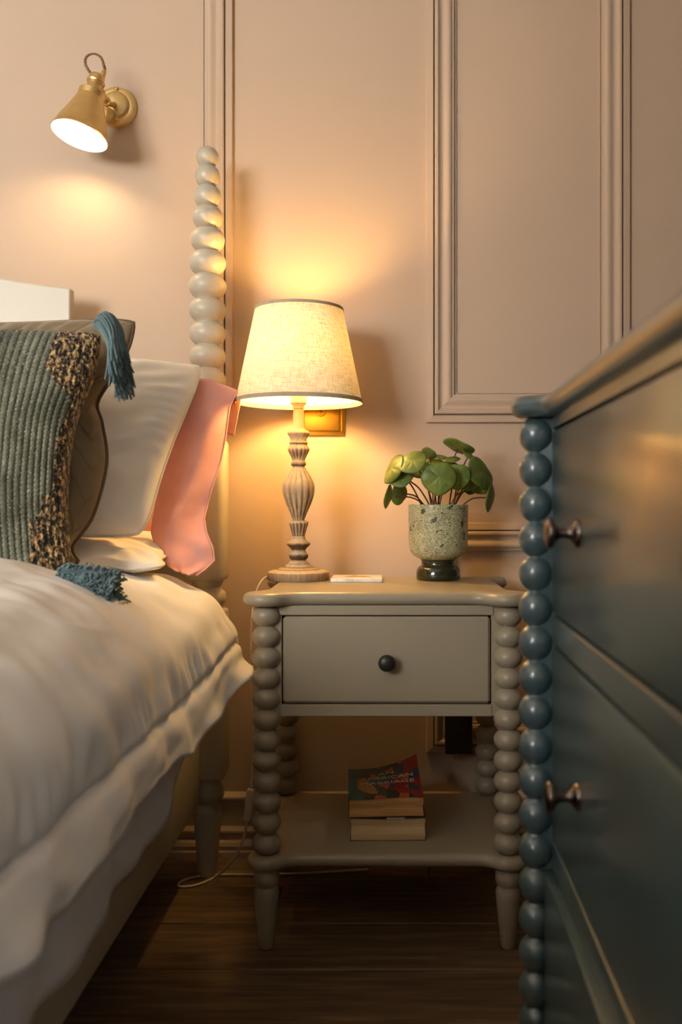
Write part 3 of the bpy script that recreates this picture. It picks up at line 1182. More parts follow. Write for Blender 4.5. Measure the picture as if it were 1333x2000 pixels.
# the top edge turns over and comes down behind as the back of the cuff
nb = 26
BR = crom([(466, 0, 763), (470.5, 0, 773), (469, 0, 795), (464, 0, 822), (457, 0, 852)], 8)
for j in range(1, nb + 1):
    t_ = j / nb
    q = BR[min(len(BR) - 1, int(t_ * (len(BR) - 1)))]
    Yb = 1.945 + 0.012 + 0.034 * math.sin(t_ * PI / 2)
    for i in range(ncol):
        s_ = i / (ncol - 1)
        top = Vector(G[i])
        b = P(q.x, q.z, Yb)
        a = Vector((top.x * 0 + P(352, 745, 1.945).x, Yb + 0.01, top.z - 0.09 * t_))
        p = a.lerp(b, s_)
        p.z = top.z + (b.z - G[ncol - 1][2]) - (1 - s_) * 0.01 * t_
        G.append((p.x, p.y + 0.003 * math.sin(9 * t_ + 5 * s_), p.z))
F = []
for j in range(nr - 1):
    for i in range(ncol - 1):
        a = j * ncol + i
        F.append((a, a + 1, a + 1 + ncol, a + ncol))
for j in range(nb):
    for i in range(ncol - 1):
        r0 = i if j == 0 else nr * ncol + (j - 1) * ncol + i
        r1 = nr * ncol + j * ncol + i
        F.append((r0, r1, r1 + 1, r0 + 1))
cf = mk('pillowcase_cuff', G, F, 'pink', pk)
sd = cf.modifiers.new('thickness', 'SOLIDIFY')
sd.thickness = 0.0022
hem = [G[j * ncol + ncol - 1] for j in range(nr)]
tv, tf = tube(hem, 0.0018, 6)
mk('hem', tv, tf, 'pink', cf)

# ================================================================== SCONCE
SCY = 2.035
sconce = thing('wall_sconce', P(228, 212, YW) + Vector((0, 0, -0.05)), 'brass wall reading light with cone shade above the headboard', 'wall light')
pc = Vector((wx(229), YW, wz(212)))
rotp = Matrix.Rotation(PI / 2, 4, 'X')
V, F = lathe([(0.047, 0.0), (0.047, 0.008), (0.045, 0.013), (0.038, 0.0165), (0.034, 0.0165), (0.0325, 0.019), (0.026, 0.022), (0.012, 0.0235)], 40, pc, axis=rotp)
mk('backplate', V, F, 'brass', sconce, autosmooth=40)
ax = Vector((-0.216, -0.168, -0.962)).normalized()
open_c = P(155.5, 265, 2.03)
Ls, Rs = 0.100, 0.0615
apex = open_c - ax * Ls
# shade, gallery and cap are turned about the tilted axis, z pointing back up from the mouth
zq = (-ax).to_track_quat('Z', 'Y').to_matrix().to_4x4()
prof = [(Rs, -0.001), (Rs + 0.0012, 0.0008), (Rs, 0.003), (Rs - 0.002, 0.0045), (0.0535, 0.028), (0.043, 0.053), (0.034, 0.078), (0.0285, 0.095), (0.0275, 0.099)]
V, F = lathe(prof, 56, open_c, cap=False, axis=zq)
sh = mk('shade', V, F, 'brass', sconce, autosmooth=40)
prof = [(Rs - 0.0006, -0.001), (Rs - 0.0035, 0.0045), (0.0515, 0.028), (0.041, 0.053), (0.032, 0.078), (0.0265, 0.097), (0.001, 0.0975)]
V, F = lathe(prof, 56, open_c, cap=False, axis=zq)
mk('shade_lining', V, F, 'shade_inside', sh)
prof = [(0.0295, 0.093), (0.0298, 0.106), (0.0285, 0.1075), (0.018, 0.108), (0.0165, 0.110), (0.0165, 0.128), (0.019, 0.129), (0.0205, 0.133), (0.019, 0.137), (0.0165, 0.138), (0.0165, 0.147), (0.015, 0.149), (0.004, 0.150)]
V, F = lathe(prof, 40, open_c, cap=True, axis=zq)
mk('lamp_holder', V, F, 'brass', sconce, autosmooth=40)
pe = open_c - ax * 0.150
pf = pe + Vector((0.009, 0.004, -0.002))
V, F = lathe([(0.0055, -0.004), (0.0055, 0.012), (0.004, 0.017), (0.0038, 0.022)], 16, pf, axis=zq)
mk('cord_grip', V, F, 'brass', sconce, autosmooth=40)
# arm from the plate to the holder
knuckle = open_c - ax * 0.118
arm = crom([pc + Vector((0, -0.02, 0)), pc + Vector((-0.004, -0.06, -0.012)), pc + Vector((-0.012, -0.085, 0.004)), knuckle + Vector((0.018, 0.004, -0.008)), knuckle + Vector((0.008, 0.0, 0))], 8)
mk('arm', *tube(arm, 0.0062, 12), 'brass', sconce)
V, F = lathe([(0.001, -0.011), (0.009, -0.009), (0.0115, 0), (0.009, 0.009), (0.001, 0.011)], 18, pc + Vector((-0.006, -0.066, -0.012)), axis=rotp)
mk('swivel_joint', V, F, 'brass', sconce)
for dx, dz in ((-0.012, -0.036), (0.004, 0.038)):
    V, F = lathe([(0.0055, 0.008), (0.0055, 0.016), (0.003, 0.020), (0.0005, 0.021)], 14, pc + Vector((dx, 0, dz)), axis=rotp)
    mk('screw', V, F, 'brass', sconce)
V, F = lathe([(0.0185, 0.0), (0.0185, 0.022), (0.015, 0.024)], 28, pc + Vector((-0.016, -0.012, -0.026)), axis=Matrix.Rotation(math.radians(96), 4, 'X'))
mk('swivel_base', V, F, 'brass', sconce, autosmooth=40)
lp = [pf - ax * 0.020] + [P(a_, b_, pe.y) for a_, b_ in ((203, 128), (197, 112), (183, 105), (169, 111), (167, 125), (175, 140), (184, 150))] + [pe + ax * 0.006 + Vector((-0.006, 0, 0))]
path = crom(lp, 10)
g1 = tube([q + Vector((0.0014 * math.cos(i * 0.8), 0.0014 * math.sin(i * 0.8), 0.001 * math.sin(i * 0.8))) for i, q in enumerate(path)], 0.0021, 7)
g2 = tube([q - Vector((0.0014 * math.cos(i * 0.8), 0.0014 * math.sin(i * 0.8), 0.001 * math.sin(i * 0.8))) for i, q in enumerate(path)], 0.0021, 7)
mk('twisted_flex', *join(g1, g2), 'flex', sconce)
bc = open_c - ax * 0.036
V, F = lathe([(0.001, -0.021), (0.011, -0.018), (0.0185, -0.009), (0.0205, 0.001), (0.017, 0.013), (0.012, 0.028), (0.011, 0.05)], 18, bc, axis=zq)
mk('bulb', V, F, 'sconce_bulb', sconce)

# ================================================================== BRASS PLATE ON THE WALL
pl_x0, pl_x1 = wx(590), wx(675)
pz0, pz1 = wz(851), wz(775)
sp = thing('socket_plate', ((pl_x0 + pl_x1) / 2, YW, pz0), 'polished brass electric plate on the wall behind the table lamp', 'wall plate')
mk('backplate', *boxg(pl_x0, pl_x1, YW - 0.006, YW, pz0, pz1, 0.003, 2), 'plate_brass', sp, autosmooth=40)
mk('raised_panel', *boxg(pl_x0 + 0.006, pl_x1 - 0.012, YW - 0.012, YW - 0.005, pz0 + 0.010, pz1 - 0.010, 0.0035, 2), 'plate_brass', sp, autosmooth=40)
mk('edge_bar', *boxg(pl_x1 - 0.010, pl_x1 - 0.005, YW - 0.010, YW - 0.004, pz0 + 0.009, pz1 - 0.009, 0.002, 2), 'plate_brass', sp, autosmooth=40)
for px_ in (600, 657):
    V, F = lathe([(0.0035, 0.0), (0.0035, 0.0018), (0.0025, 0.0026), (0.0003, 0.0028)], 14, (wx(px_), YW - 0.0115, wz(804)), axis=rotp)
    s1 = mk('screw', V, F, 'plate_brass', sp)
    mk('screw_slot', *boxg(wx(px_) - 0.0025, wx(px_) + 0.0025, YW - 0.0148, YW - 0.0135, wz(804) - 0.0005, wz(804) + 0.0005), 'plate_dark', s1, smooth=False)
V, F = lathe([(0.0115, 0.0), (0.0115, 0.0022), (0.0105, 0.003), (0.0092, 0.003), (0.0088, 0.002), (0.0003, 0.002)], 28, (wx(628), YW - 0.0115, wz(805)), axis=rotp)
di = mk('round_badge', V, F, 'plate_brass', sp, autosmooth=40)
V, F = text_geo('5', 0.015)
V = [(wx(628) + x, YW - 0.0138 - z, wz(805) + y_) for x, y_, z in V]
mk('numeral', V, F, 'plate_dark', di, smooth=False)

# ================================================================== BEDSIDE TABLE
NX, NY0, NY1 = 0.0, 1.709, 2.062
ns_ = FPX / NY0


def nx(px):
    return (px - VX) / ns_


def nz(py):
    return CAMZ - (py - VY) / ns_


LX0, LX1 = nx(521), nx(993)
ZT = 0.6575
nst = thing('bedside_table', ((LX0 + LX1) / 2, 1.885, 0), 'stone grey bedside table with beaded legs, one drawer and a lower shelf', 'bedside table')
ol = lobed_outline(LX0, LX1, NY0, NY1, 0.0435, 0.009, 0.05)
mk('table_top', *bullnose(ol, ZT - 0.0245, ZT), 'cream_paint', nst, autosmooth=50)
ol2 = lobed_outline(LX0, LX1, NY0, NY1, 0.036, 0.010, 0.045)
zs1, zs0 = nz(1666), nz(1693)
mk('lower_shelf', *bullnose(ol2, zs0, zs1), 'cream_paint', nst, autosmooth=50)
zb_top = ZT - 0.0245
pitch = (zb_top - zs1) / 12
prof = bead_profile([(zs1 + i * pitch, zs1 + (i + 1) * pitch, 0.0268) for i in range(12)], neck=0.53, n=11)
V, F = lathe(prof, 36)
me_leg = None
lower = [(0.0125, 0.0), (0.0135, 0.002), (0.0225, nz(1752)), (0.0232, nz(1742)), (0.0222, nz(1735)), (0.0195, nz(1730)), (0.0195, nz(1727)), (0.0225, nz(1723)), (0.0240, nz(1714)), (0.0235, nz(1704)), (0.0195, nz(1697)), (0.0185, nz(1690))]
V2, F2 = lathe(lower, 32)
first = None
for lx in (LX0, LX1):
    for ly in (NY0, NY1):
        if first is None:
            a = mk('leg', V + np.array([lx, ly, 0]), F, 'cream_paint', nst, org=(lx, ly, 0), autosmooth=55)
            b = mk('tapered_foot', V2 + np.array([lx, ly, 0]), F2, 'cream_paint', nst, org=(lx, ly, 0), autosmooth=50)
            first = (a.data, b.data)
        else:
            place('leg', first[0], nst, (lx, ly, 0))
            place('tapered_foot', first[1], nst, (lx, ly, 0))
cx0, cx1 = LX0 + 0.006, LX1 - 0.006
yf = NY0 - 0.006
zA, zB, zD0, zD1 = zb_top, nz(1398), nz(1375), nz(1201)
dx0, dx1 = nx(551), nx(960)
mk('upper_rail', *boxg(dx0 - 0.004, dx1 + 0.004, yf, yf + 0.02, zD1, zA, 0.0012, 1), 'cream_paint', nst, smooth=False)
mk('lower_rail', *boxg(dx0 - 0.001, dx1 + 0.001, yf, yf + 0.02, zB, zD0, 0.0012, 1), 'cream_paint', nst, smooth=False)
mk('stile', *boxg(cx0, dx0, yf + 0.002, yf + 0.022, zB, zA, 0.001, 1), 'cream_paint', nst, smooth=False)
mk('stile', *boxg(dx1, cx1, yf + 0.002, yf + 0.022, zB, zA, 0.001, 1), 'cream_paint', nst, smooth=False)
for xa in (cx0 + 0.004, cx1 - 0.020):
    mk('side_panel', *boxg(xa, xa + 0.016, yf + 0.02, NY1 + 0.006, zB, zA), 'cream_paint', nst, smooth=False)
mk('back_panel', *boxg(cx0 + 0.01, cx1 - 0.01, NY1 - 0.01, NY1, zB, zA), 'cream_paint', nst, smooth=False)
mk('drawer_bottom', *boxg(cx0 + 0.01, cx1 - 0.01, yf + 0.02, NY1 - 0.01, zB + 0.004, zB + 0.012), 'cream_paint', nst, smooth=False)
mk('drawer_recess', *boxg(dx0, dx1, yf + 0.018, yf + 0.022, zD0, zD1), 'gap', nst, smooth=False)  # near-black sheet, paints the shade inside the gap round the drawer
g = 0.0024
dr = mk('drawer', *boxg(dx0 + g, dx1 - g, yf - 0.001, yf + 0.017, zD0 + g, zD1 - g, 0.0045, 1), 'cream_paint', nst, smooth=False)
V, F = lathe([(0.006, 0.0), (0.005, 0.006), (0.0055, 0.010), (0.011, 0.013), (0.0145, 0.0175), (0.0158, 0.022), (0.0148, 0.0265), (0.0105, 0.030), (0.005, 0.0315), (0.0004, 0.0318)], 32, ((756 - VX) / FPX * 1.69, yf, CAMZ - (1294 - VY) / FPX * 1.69), axis=rotp)
mk('knob', V, F, 'black_knob', dr)

# ---- coaster
c0 = P(646, 1139, 1.912)
c1x = (747 - VX) / FPX * 1.912
ct = mk('coaster', *boxg(c0.x, c1x, 1.912, 2.018, ZT, ZT + 0.0085, 0.002, 2), 'marble', None, autosmooth=40)
tag(ct, 'square white marble coaster beside the lamp base', 'coaster')
mx = (c0.x + c1x) / 2
zt = ZT + 0.0087
V = [(mx - 0.030, 1.950, zt), (mx + 0.033, 1.950, zt), (mx + 0.012, 1.985, zt), (mx + 0.004, 1.978, zt), (mx - 0.006, 1.998, zt), (mx - 0.016, 1.978, zt)]
mk('printed_motif', V + [(x, y_, z - 0.0004) for x, y_, z in V], [tuple(range(6))] + [tuple(range(6, 12))[::-1]] + [(i, (i + 1) % 6, 6 + (i + 1) % 6, 6 + i) for i in range(6)], 'coaster_print', ct, smooth=False)

# ---- books on the shelf
def book(name, x0, x1, y0, y1, z0, th, rot, mats, label, curl=0.0, wave=0.0, seed=1):
    t_ = thing(name, ((x0 + x1) / 2, (y0 + y1) / 2, z0), label, 'book', 'paperbacks on the lower shelf')
    cx_, cy_ = (x0 + x1) / 2, (y0 + y1) / 2
    ca, sa = math.cos(rot), math.sin(rot)

    def tr(x, y_, z):
        x, y_ = x - cx_, y_ - cy_
        return (cx_ + x * ca - y_ * sa, cy_ + x * sa + y_ * ca, z)
    nxs, nys = 26, 22

    def sheet(zoff, x0_, x1_, y0_, y1_, tk, top):
        V_ = []
        for lay in (0, 1):
            for j in range(nys):
                for i in range(nxs):
                    s_, r_ = i / (nxs - 1), j / (nys - 1)
                    dz_ = wave * math.sin(s_ * 5 + seed) * (1 - 0.3 * r_) * (1 if top else 0.25)
                    cz = curl * (s_ ** 3) * (r_ ** 2) * (1 if top else 0)
                    V_.append(tr(x0_ + (x1_ - x0_) * s_, y0_ + (y1_ - y0_) * r_, zoff + dz_ + cz + lay * tk))
        n_ = nxs * nys
        F_ = grid_faces(nxs, nys) + [tuple(reversed(f_)) for f_ in grid_faces(nxs, nys, False, n_)]
        ring_ = [i for i in range(nxs)] + [j * nxs + nxs - 1 for j in range(1, nys)] + [(nys - 1) * nxs + i for i in range(nxs - 2, -1, -1)] + [j * nxs for j in range(nys - 2, 0, -1)]
        for a_, b_ in zip(ring_, ring_[1:] + ring_[:1]):
            F_.append((a_, b_, b_ + n_, a_ + n_))
        return V_, F_
    # page block with slightly uneven edge
    V_, F_ = [], []
    nl = 10
    for l_ in range(nl):
        zz = l_ / (nl - 1)
        for k_ in range(4 * 12):
            e_, s_ = divmod(k_, 12)
            s_ /= 12
            ins = 0.0015 + 0.0012 * math.sin(zz * 9 + seed) + 0.0018 * math.sin(PI * zz)
            q = [(x0 + 0.001 + ins * 0.3 + (x1 - x0 - 0.002) * s_, y0 + ins), (x1 - 0.001 - ins * 0.3, y0 + ins + (y1 - y0 - 2 * ins) * s_),
                 (x1 - 0.001 - (x1 - x0 - 0.002) * s_, y1 - ins), (x0 + 0.001 + ins * 0.3, y1 - ins - (y1 - y0 - 2 * ins) * s_)][e_]
            sx_ = (q[0] - x0) / (x1 - x0)
            V_.append(tr(q[0], q[1], z0 + 0.0006 + (th - 0.0012) * zz + wave * math.sin(sx_ * 5 + seed) * (0.25 + 0.75 * zz) * (1 - 0.3 * (q[1] - y0) / (y1 - y0))))
    F_ = grid_faces(48, nl, True) + [tuple(range(48))[::-1], tuple(range((nl - 1) * 48, nl * 48))]
    mk('pages', V_, F_, mats[0], t_, autosmooth=50)
    mk('back_cover', *sheet(z0, x0, x1, y0, y1, 0.0006, False), 'cover_back', t_, autosmooth=40)
    fc = mk('front_cover', *sheet(z0 + th - 0.0006, x0, x1, y0, y1, 0.0008, True), mats[1], t_, autosmooth=40)
    mk('spine', *boxg(x0 - 0.0008, x0 + 0.0004, y0, y1, z0, z0 + th), mats[1], t_, smooth=False) if rot == 0 else None
    return t_, fc, tr


shz = zs1
bk2 = book('paperback_book', -0.0715, 0.0745, 1.770, 1.965, shz, 0.0425, math.radians(1.2), ('pages_new', 'cover_back'), 'thick cream paged paperback at the bottom of the shelf pile', wave=0.0012, seed=2)
tb_ = book('paperback_book', -0.0770, 0.0690, 1.775, 1.975, shz + 0.0445, 0.036, math.radians(2.5), ('pages_old', 'cover'), 'red and blue covered paperback with yellowed pages on top of another', curl=0.030, wave=0.0018, seed=4)
for line, yy, sz in (('AN', 1.925, 0.020), ('AMERICAN', 1.898, 0.0225), ('MARRIAGE', 1.868, 0.0225)):
    V, F = text_geo(line, sz)
    wid = max(v_[0] for v_ in V) - min(v_[0] for v_ in V)
    k_ = (0.108 / wid) if len(line) > 2 else 1.2
    out = []
    for x, y_, z in V:
        X, Y_ = x * k_, yy + y_
        s_, r_ = (X + 0.0770 + 0.002) / 0.146, (Y_ - 1.775) / 0.2
        dz_ = 0.0018 * math.sin(s_ * 5 + 4) * (1 - 0.3 * r_) + 0.030 * s_ ** 3 * r_ ** 2
        out.append(tb_[2](X + 0.002, Y_, shz + 0.0445 + 0.036 - 0.0006 + dz_ + 0.0013 + z))
    mk('lettering', out, F, 'letter', tb_[1], smooth=False)

# ---- socket box with a brass screw under the drawer
ad = thing('socket_box', (wx(893), YW - 0.03, wz(1468)), 'small dark electrical box with brass screw on the wall under the drawer', 'socket')
mk('box_body', *boxg(wx(868), wx(920), YW - 0.045, YW - 0.019, wz(1464), wz(1370), 0.004, 2), 'adapter', ad, autosmooth=40)
V, F = lathe([(0.0035, -0.014), (0.0045, -0.012), (0.0045, -0.006), (0.0025, -0.005), (0.0025, 0.004)], 14, (wx(892), YW - 0.034, wz(1464)))
mk('screw', V, F, 'plate_brass', ad, autosmooth=40)

# ================================================================== TABLE LAMP
LY, LS = 1.985, FPX / 1.985
LX = (583.5 - VX) / LS
lamp = thing('table_lamp', (LX, LY, ZT), 'lit table lamp with cream linen shade and turned limewashed wooden base', 'lamp')
ZL = [  # crop y, half width, tint of worn brown and painted shade, fluted
    (1912, 318, .7, 0), (1905, 326, .6, 0), (1830, 326, .5, 0), (1820, 318, .1, 0), (1808, 290, .0, 0), (1800, 250, .15, 0), (1796, 225, .5, 0), (1782, 205, .05, 0), (1768, 145, .5, 0), (1760, 143, .1, 0), (1742, 128, .1, 0), (1738, 112, .4, 0), (1722, 100, .1, 0),
    (1703, 82, .2, 0), (1692, 77, .9, 0), (1680, 92, 1, 0), (1660, 101, .95, 0), (1640, 101, .6, 0), (1632, 92, .1, 0), (1618, 84, .0, 0), (1600, 75, .2, 0), (1580, 76, .9, 0), (1555, 100, 1, 0), (1535, 122, .95, 0),
    (1520, 125, .5, 0), (1508, 115, .1, 0), (1490, 84, .05, 0), (1470, 74, .05, 0), (1462, 72, .4, 0), (1456, 72, .05, 0), (1447, 70, .2, 0), (1438, 66, .7, 0), (1428, 70, .7, .4), (1400, 78, .8, 1), (1350, 92, .85, 1), (1312, 104, .7, 1), (1300, 105, .2, .9), (1288, 98, 0, .8),
    (1280, 70, .2, .3), (1274, 60, .6, 0), (1268, 62, .5, .5), (1240, 74, .7, 1), (1180, 99, .7, 1), (1110, 131, .65, 1), (1040, 156, .55, 1), (990, 168, .5, 1), (940, 173, .4, 1), (900, 169, .3, 1), (850, 149, .2, 1), (800, 121, .15, 1), (760, 96, .1, 1),
    (730, 76, .05, .7), (712, 64, .2, 0), (704, 64, .7, 0), (698, 76, .8, 0), (684, 79, .6, 0), (668, 77, .3, 0), (658, 70, .0, 0), (650, 67, .1, 0), (638, 68, .3, .3), (600, 84, .7, 1), (560, 106, .7, 1), (534, 117, .5, 1), (515, 113, .1, .9), (492, 98, 0, .6),
    (478, 88, .4, 0), (470, 95, .6, 0), (458, 98, .3, 0), (450, 92, .0, 0), (440, 84, .1, 0), (415, 90, .1, 0), (385, 104, .2, 0), (370, 117, .3, 0), (352, 119, .05, 0), (340, 112, 0, 0), (318, 70, .0, 0), (300, 58, .1, 0), (120, 54, .15, 0), (100, 54, .1, 0), (96, 60, 0, 0), (86, 60, 0, 0), (82, 50, 0, 0)]
NSEG = 112


def ly_(c):
    return CAMZ - (780 + c / 5.405 - VY) / LS


rows = []
zfix = ZT - ly_(1912)
prof, tints, flu = [], [], []
for c_, hw_, ti, fl_ in ZL:
    prof.append((hw_ / 5.405 / LS, ly_(c_) + zfix * max(0, (c_ - 1700) / 212)))
    tints.append(ti)
    flu.append(fl_)
V, F = lathe(prof, NSEG, (LX, LY, 0), flute=lambda i, a: 1 - flu[i] * 0.10 * (1 - abs(math.cos(a * 7 + 0.3)) ** 0.7))
at = []
for i in range(len(prof)):
    for k_ in range(NSEG):
        a = 2 * PI * k_ / NSEG
        gr = (1 - abs(math.cos(a * 7 + 0.3)) ** 0.7)
        at.append(min(1, tints[i] * (0.45 + 1.0 * gr) if flu[i] else tints[i]))
mk('turned_base', V, [f_ for f_ in F], 'limewash', lamp, attrs={'tint': at}, autosmooth=60)
zs_b, zs_t, rb, rt = 1.038, 1.241, 0.1362, 0.0940
LXs = LX + 0.0015
prof = [(rb + (rt - rb) * i / 12, zs_b + (zs_t - zs_b) * i / 12) for i in range(13)]
V, F = lathe(prof, 72, (LXs, LY, 0), cap=False)
shd = mk('lamp_shade', V, F, 'lampshade', lamp)


def band(z0, z1, r0, r1, tk):
    p = [(r0 - 0.0004, z0), (r0 + tk, z0), (r1 + tk, z1), (r1 - 0.0004, z1), (r0 - 0.0004, z0)]
    return lathe(p, 72, (LXs, LY, 0), cap=False)


sl = (rt - rb) / (zs_t - zs_b)
mk('bottom_trim', *band(zs_b - 0.0008, zs_b + 0.0082, rb, rb + sl * 0.009, 0.0012), 'band', shd, smooth=True, autosmooth=40)
mk('top_trim', *band(zs_t - 0.0055, zs_t + 0.0006, rt - sl * 0.006, rt, 0.0012), 'band', shd, smooth=True, autosmooth=40)
# bulb holder, spider ring and bulb
zt_ = ly_(82)
V, F = lathe([(0.0105, zt_ - 0.002), (0.0135, zt_ + 0.004), (0.0175, zt_ + 0.008), (0.0175, zt_ + 0.014), (0.0150, zt_ + 0.018), (0.0150, zt_ + 0.050), (0.012, zt_ + 0.052)], 28, (LX, LY, 0))
mk('bulb_holder', V, F, 'switch', lamp, autosmooth=40)
rg_ = [tube([(LX + 0.02 * math.cos(2 * PI * i / 24), LY + 0.02 * math.sin(2 * PI * i / 24), zt_ + 0.024) for i in range(24)], 0.0015, 6, True)]
for i in range(3):
    a = 2 * PI * i / 3 + 0.5
    zr = zs_b + 0.07
    rr = rb + sl * 0.07
    rg_.append(tube([(LX + 0.02 * math.cos(a), LY + 0.02 * math.sin(a), zt_ + 0.024), (LXs + rr * math.cos(a), LY + rr * math.sin(a), zr)], 0.0011, 6))
mk('shade_carrier', *join(*rg_), 'switch', lamp)
zb_ = zt_ + 0.122
V, F = lathe([(0.011, zb_ - 0.055), (0.012, zb_ - 0.038), (0.019, zb_ - 0.020), (0.0265, zb_ - 0.004), (0.0275, zb_ + 0.008), (0.0235, zb_ + 0.021), (0.013, zb_ + 0.030), (0.001, zb_ + 0.033)], 20, (LX, LY, 0))
mk('bulb', V, F, 'lamp_bulb', lamp)
# cable over the table edge, down behind it to the inline switch and a loop on the floor
cb = [Vector((LX - 0.055, LY + 0.012, ZT + 0.006)), P(519, 1128, 1.975), P(508, 1140, 1.955), P(500, 1160, 1.945), P(495, 1185, 1.94), P(491, 1230, 1.93), P(491, 1290, 1.92), P(494, 1370, 1.92), P(497, 1430, 1.92), P(493, 1490, 1.92), P(491, 1540, 1.92)]
mk('cable', *tube(crom(cb, 8), 0.0026, 8), 'cable', lamp)
sw0, sw1 = P(491, 1540, 1.92), P(482, 1603, 1.92)
dsw = (sw1 - sw0).normalized()
zq2 = (-dsw).to_track_quat('Z', 'X').to_matrix().to_4x4()
L_ = (sw1 - sw0).length
bv_, bf_ = boxg(-0.0085, 0.0085, -0.0075, 0.0075, 0, L_, 0.005, 3)
bv_ = np.array(bv_) @ np.array(zq2.to_3x3()).T + np.array(sw1)
sw = mk('inline_switch', bv_, bf_, 'switch', lamp, autosmooth=40)
m_ = (sw0 * 0.62 + sw1 * 0.38)
bv_, bf_ = boxg(-0.004, 0.004, -0.0092, -0.006, -0.009, 0.009, 0.002, 2)
bv_ = np.array(bv_) @ np.array(zq2.to_3x3()).T + np.array(m_)
mk('rocker', bv_, bf_, 'cable', sw, autosmooth=40)


def fp(px, py):
    Y_ = (CAMZ - 0.003) * FPX / (py - VY)
    return P(px, py, Y_)


cb2 = [sw1 + dsw * -0.004, P(478, 1630, 1.93), P(466, 1662, 1.95), P(446, 1692, 1.965), fp(420, 1713), fp(385, 1728), fp(356, 1732), fp(349, 1726), fp(368, 1716), fp(405, 1709.5), fp(450, 1708), fp(500, 1708), fp(600, 1705), fp(720, 1698)]
mk('cable', *tube(crom(cb2, 8), 0.0026, 8), 'cable', lamp)

# ================================================================== POTTED PLANT
PY, PS = 1.985, FPX / 1.985
PXc = (856.5 - VX) / PS
plant = thing('potted_plant', (PXc, PY, ZT), 'round leaved green plant in a speckled footed ceramic pot', 'potted plant')


def pr(p):
    return p / PS


foot_z = ZT
prof = [(0.0455, ZT + 0.0), (0.0472, ZT + 0.003), (0.0478, ZT + 0.012), (0.0465, ZT + 0.022), (0.0425, ZT + 0.029), (0.0385, ZT + 0.031), (0.0365, ZT + 0.034), (0.0365, ZT + 0.041), (0.040, ZT + 0.0455)]
V, F = lathe(prof, 56, (PXc, PY, 0))
pot_z = 0.8195
prof2 = [(0.0395, ZT + 0.045), (0.0455, ZT + 0.0475), (0.0545, ZT + 0.054), (0.0605, ZT + 0.063), (0.0630, ZT + 0.074), (0.0638, ZT + 0.090), (0.0645, pot_z - 0.004), (0.0645, pot_z - 0.001), (0.0635, pot_z), (0.0615, pot_z), (0.0605, pot_z - 0.002), (0.0595, pot_z - 0.05), (0.056, ZT + 0.062), (0.03, ZT + 0.055), (0.001, ZT + 0.055)]
V2, F2 = lathe(prof2, 64, (PXc, PY, 0), cap=False)
pot = mk('pot', V2, F2, 'glaze', plant, autosmooth=60)
mk('pot_foot', V, F, 'dark_glaze', pot, autosmooth=50)
V, F = lathe([(0.0592, pot_z - 0.03), (0.0592, pot_z - 0.014), (0.045, pot_z - 0.010), (0.02, pot_z - 0.008), (0.001, pot_z - 0.007)], 40, (PXc, PY, 0))
mk('soil', V, F, 'soil', plant)


def leaf_mesh(cup):
    nr_, na = 9, 40
    V_, A_ = [(0, 0, -0.05 * 0)], [1.0]
    for i in range(1, nr_ + 1):
        r_ = i / nr_
        for k_ in range(na):
            a = 2 * PI * k_ / na
            # heart-round blade with a soft tip at -y and a notch at +y
            rad = 1 + 0.16 * max(0, math.cos(a + PI / 2)) ** 10 - 0.10 * max(0, math.cos(a - PI / 2)) ** 14
            x, y_ = r_ * rad * math.cos(a), r_ * rad * math.sin(a)
            vein = max(0, math.cos(a * 3.5 + PI / 4 * 0)) ** 24
            vv_ = sum(max(0, math.cos(a - b_)) ** 220 for b_ in (-PI / 2, -PI / 2 - 0.85, -PI / 2 + 0.95, PI / 2 + 0.75))
            vv_ = min(1, vv_) * (1 - r_ * 0.75)
            z = -cup * r_ ** 2 * 0.35 + 0.05 * r_ * (1 - vv_) * math.sin(PI * r_) + 0.04 * math.sin(a * 3 + cup * 9) * r_ ** 2
            z -= 0.05 * vv_ * math.sin(PI * min(1, r_ * 1.1))
            V_.append((x, y_, z))
            A_.append(vv_)
    F_ = [(0, 1 + k_, 1 + (k_ + 1) % na) for k_ in range(na)]
    for i in range(nr_ - 1):
        for k_ in range(na):
            a0 = 1 + i * na + k_
            a1 = 1 + i * na + (k_ + 1) % na
            F_.append((a0, a0 + na, a1 + na, a1))
    return np.array(V_), F_, A_


# crop x, y, half width, half height, turn of the long axis (deg, + = clockwise), distance, tilt sign (+ shows upper face), cup
LEAVES = [(620, 440, 140, 122, 0, 1.905, 1, .5), (762, 428, 105, 96, 0, 1.935, 1, .5), (412, 312, 118, 78, -28, 1.92, 1, .4), (255, 368, 128, 52, -62, 1.945, 1, .5), (325, 432, 98, 66, -18, 1.94, 1, .5),
          (322, 565, 92, 58, -80, 1.975, -1, .5), (248, 590, 98, 24, -78, 1.965, -1, .6), (540, 262, 62, 38, 30, 1.995, -1, .5), (560, 318, 92, 30, -10, 2.0, 1, .4), (632, 276, 66, 16, 8, 2.01, 1, .3), (722, 292, 62, 22, -4, 1.985, 1, .4),
          (765, 222, 128, 36, 20, 2.0, -1, .5), (955, 400, 140, 84, 62, 1.965, 1, .5), (925, 488, 110, 74, 38, 1.985, -1, .5), (1032, 600, 116, 36, -82, 1.975, -1, .6), (858, 540, 48, 34, 10, 2.01, -1, .5), (852, 262, 62, 24, 40, 1.99, 1, .4),
          (470, 372, 84, 60, -20, 1.965, 1, .5), (700, 352, 90, 52, 10, 1.975, 1, .5), (850, 470, 80, 66, 15, 1.97, 1, .5)]
mroot = Vector((PXc, PY, pot_z - 0.012))
rgl = random.Random(8)
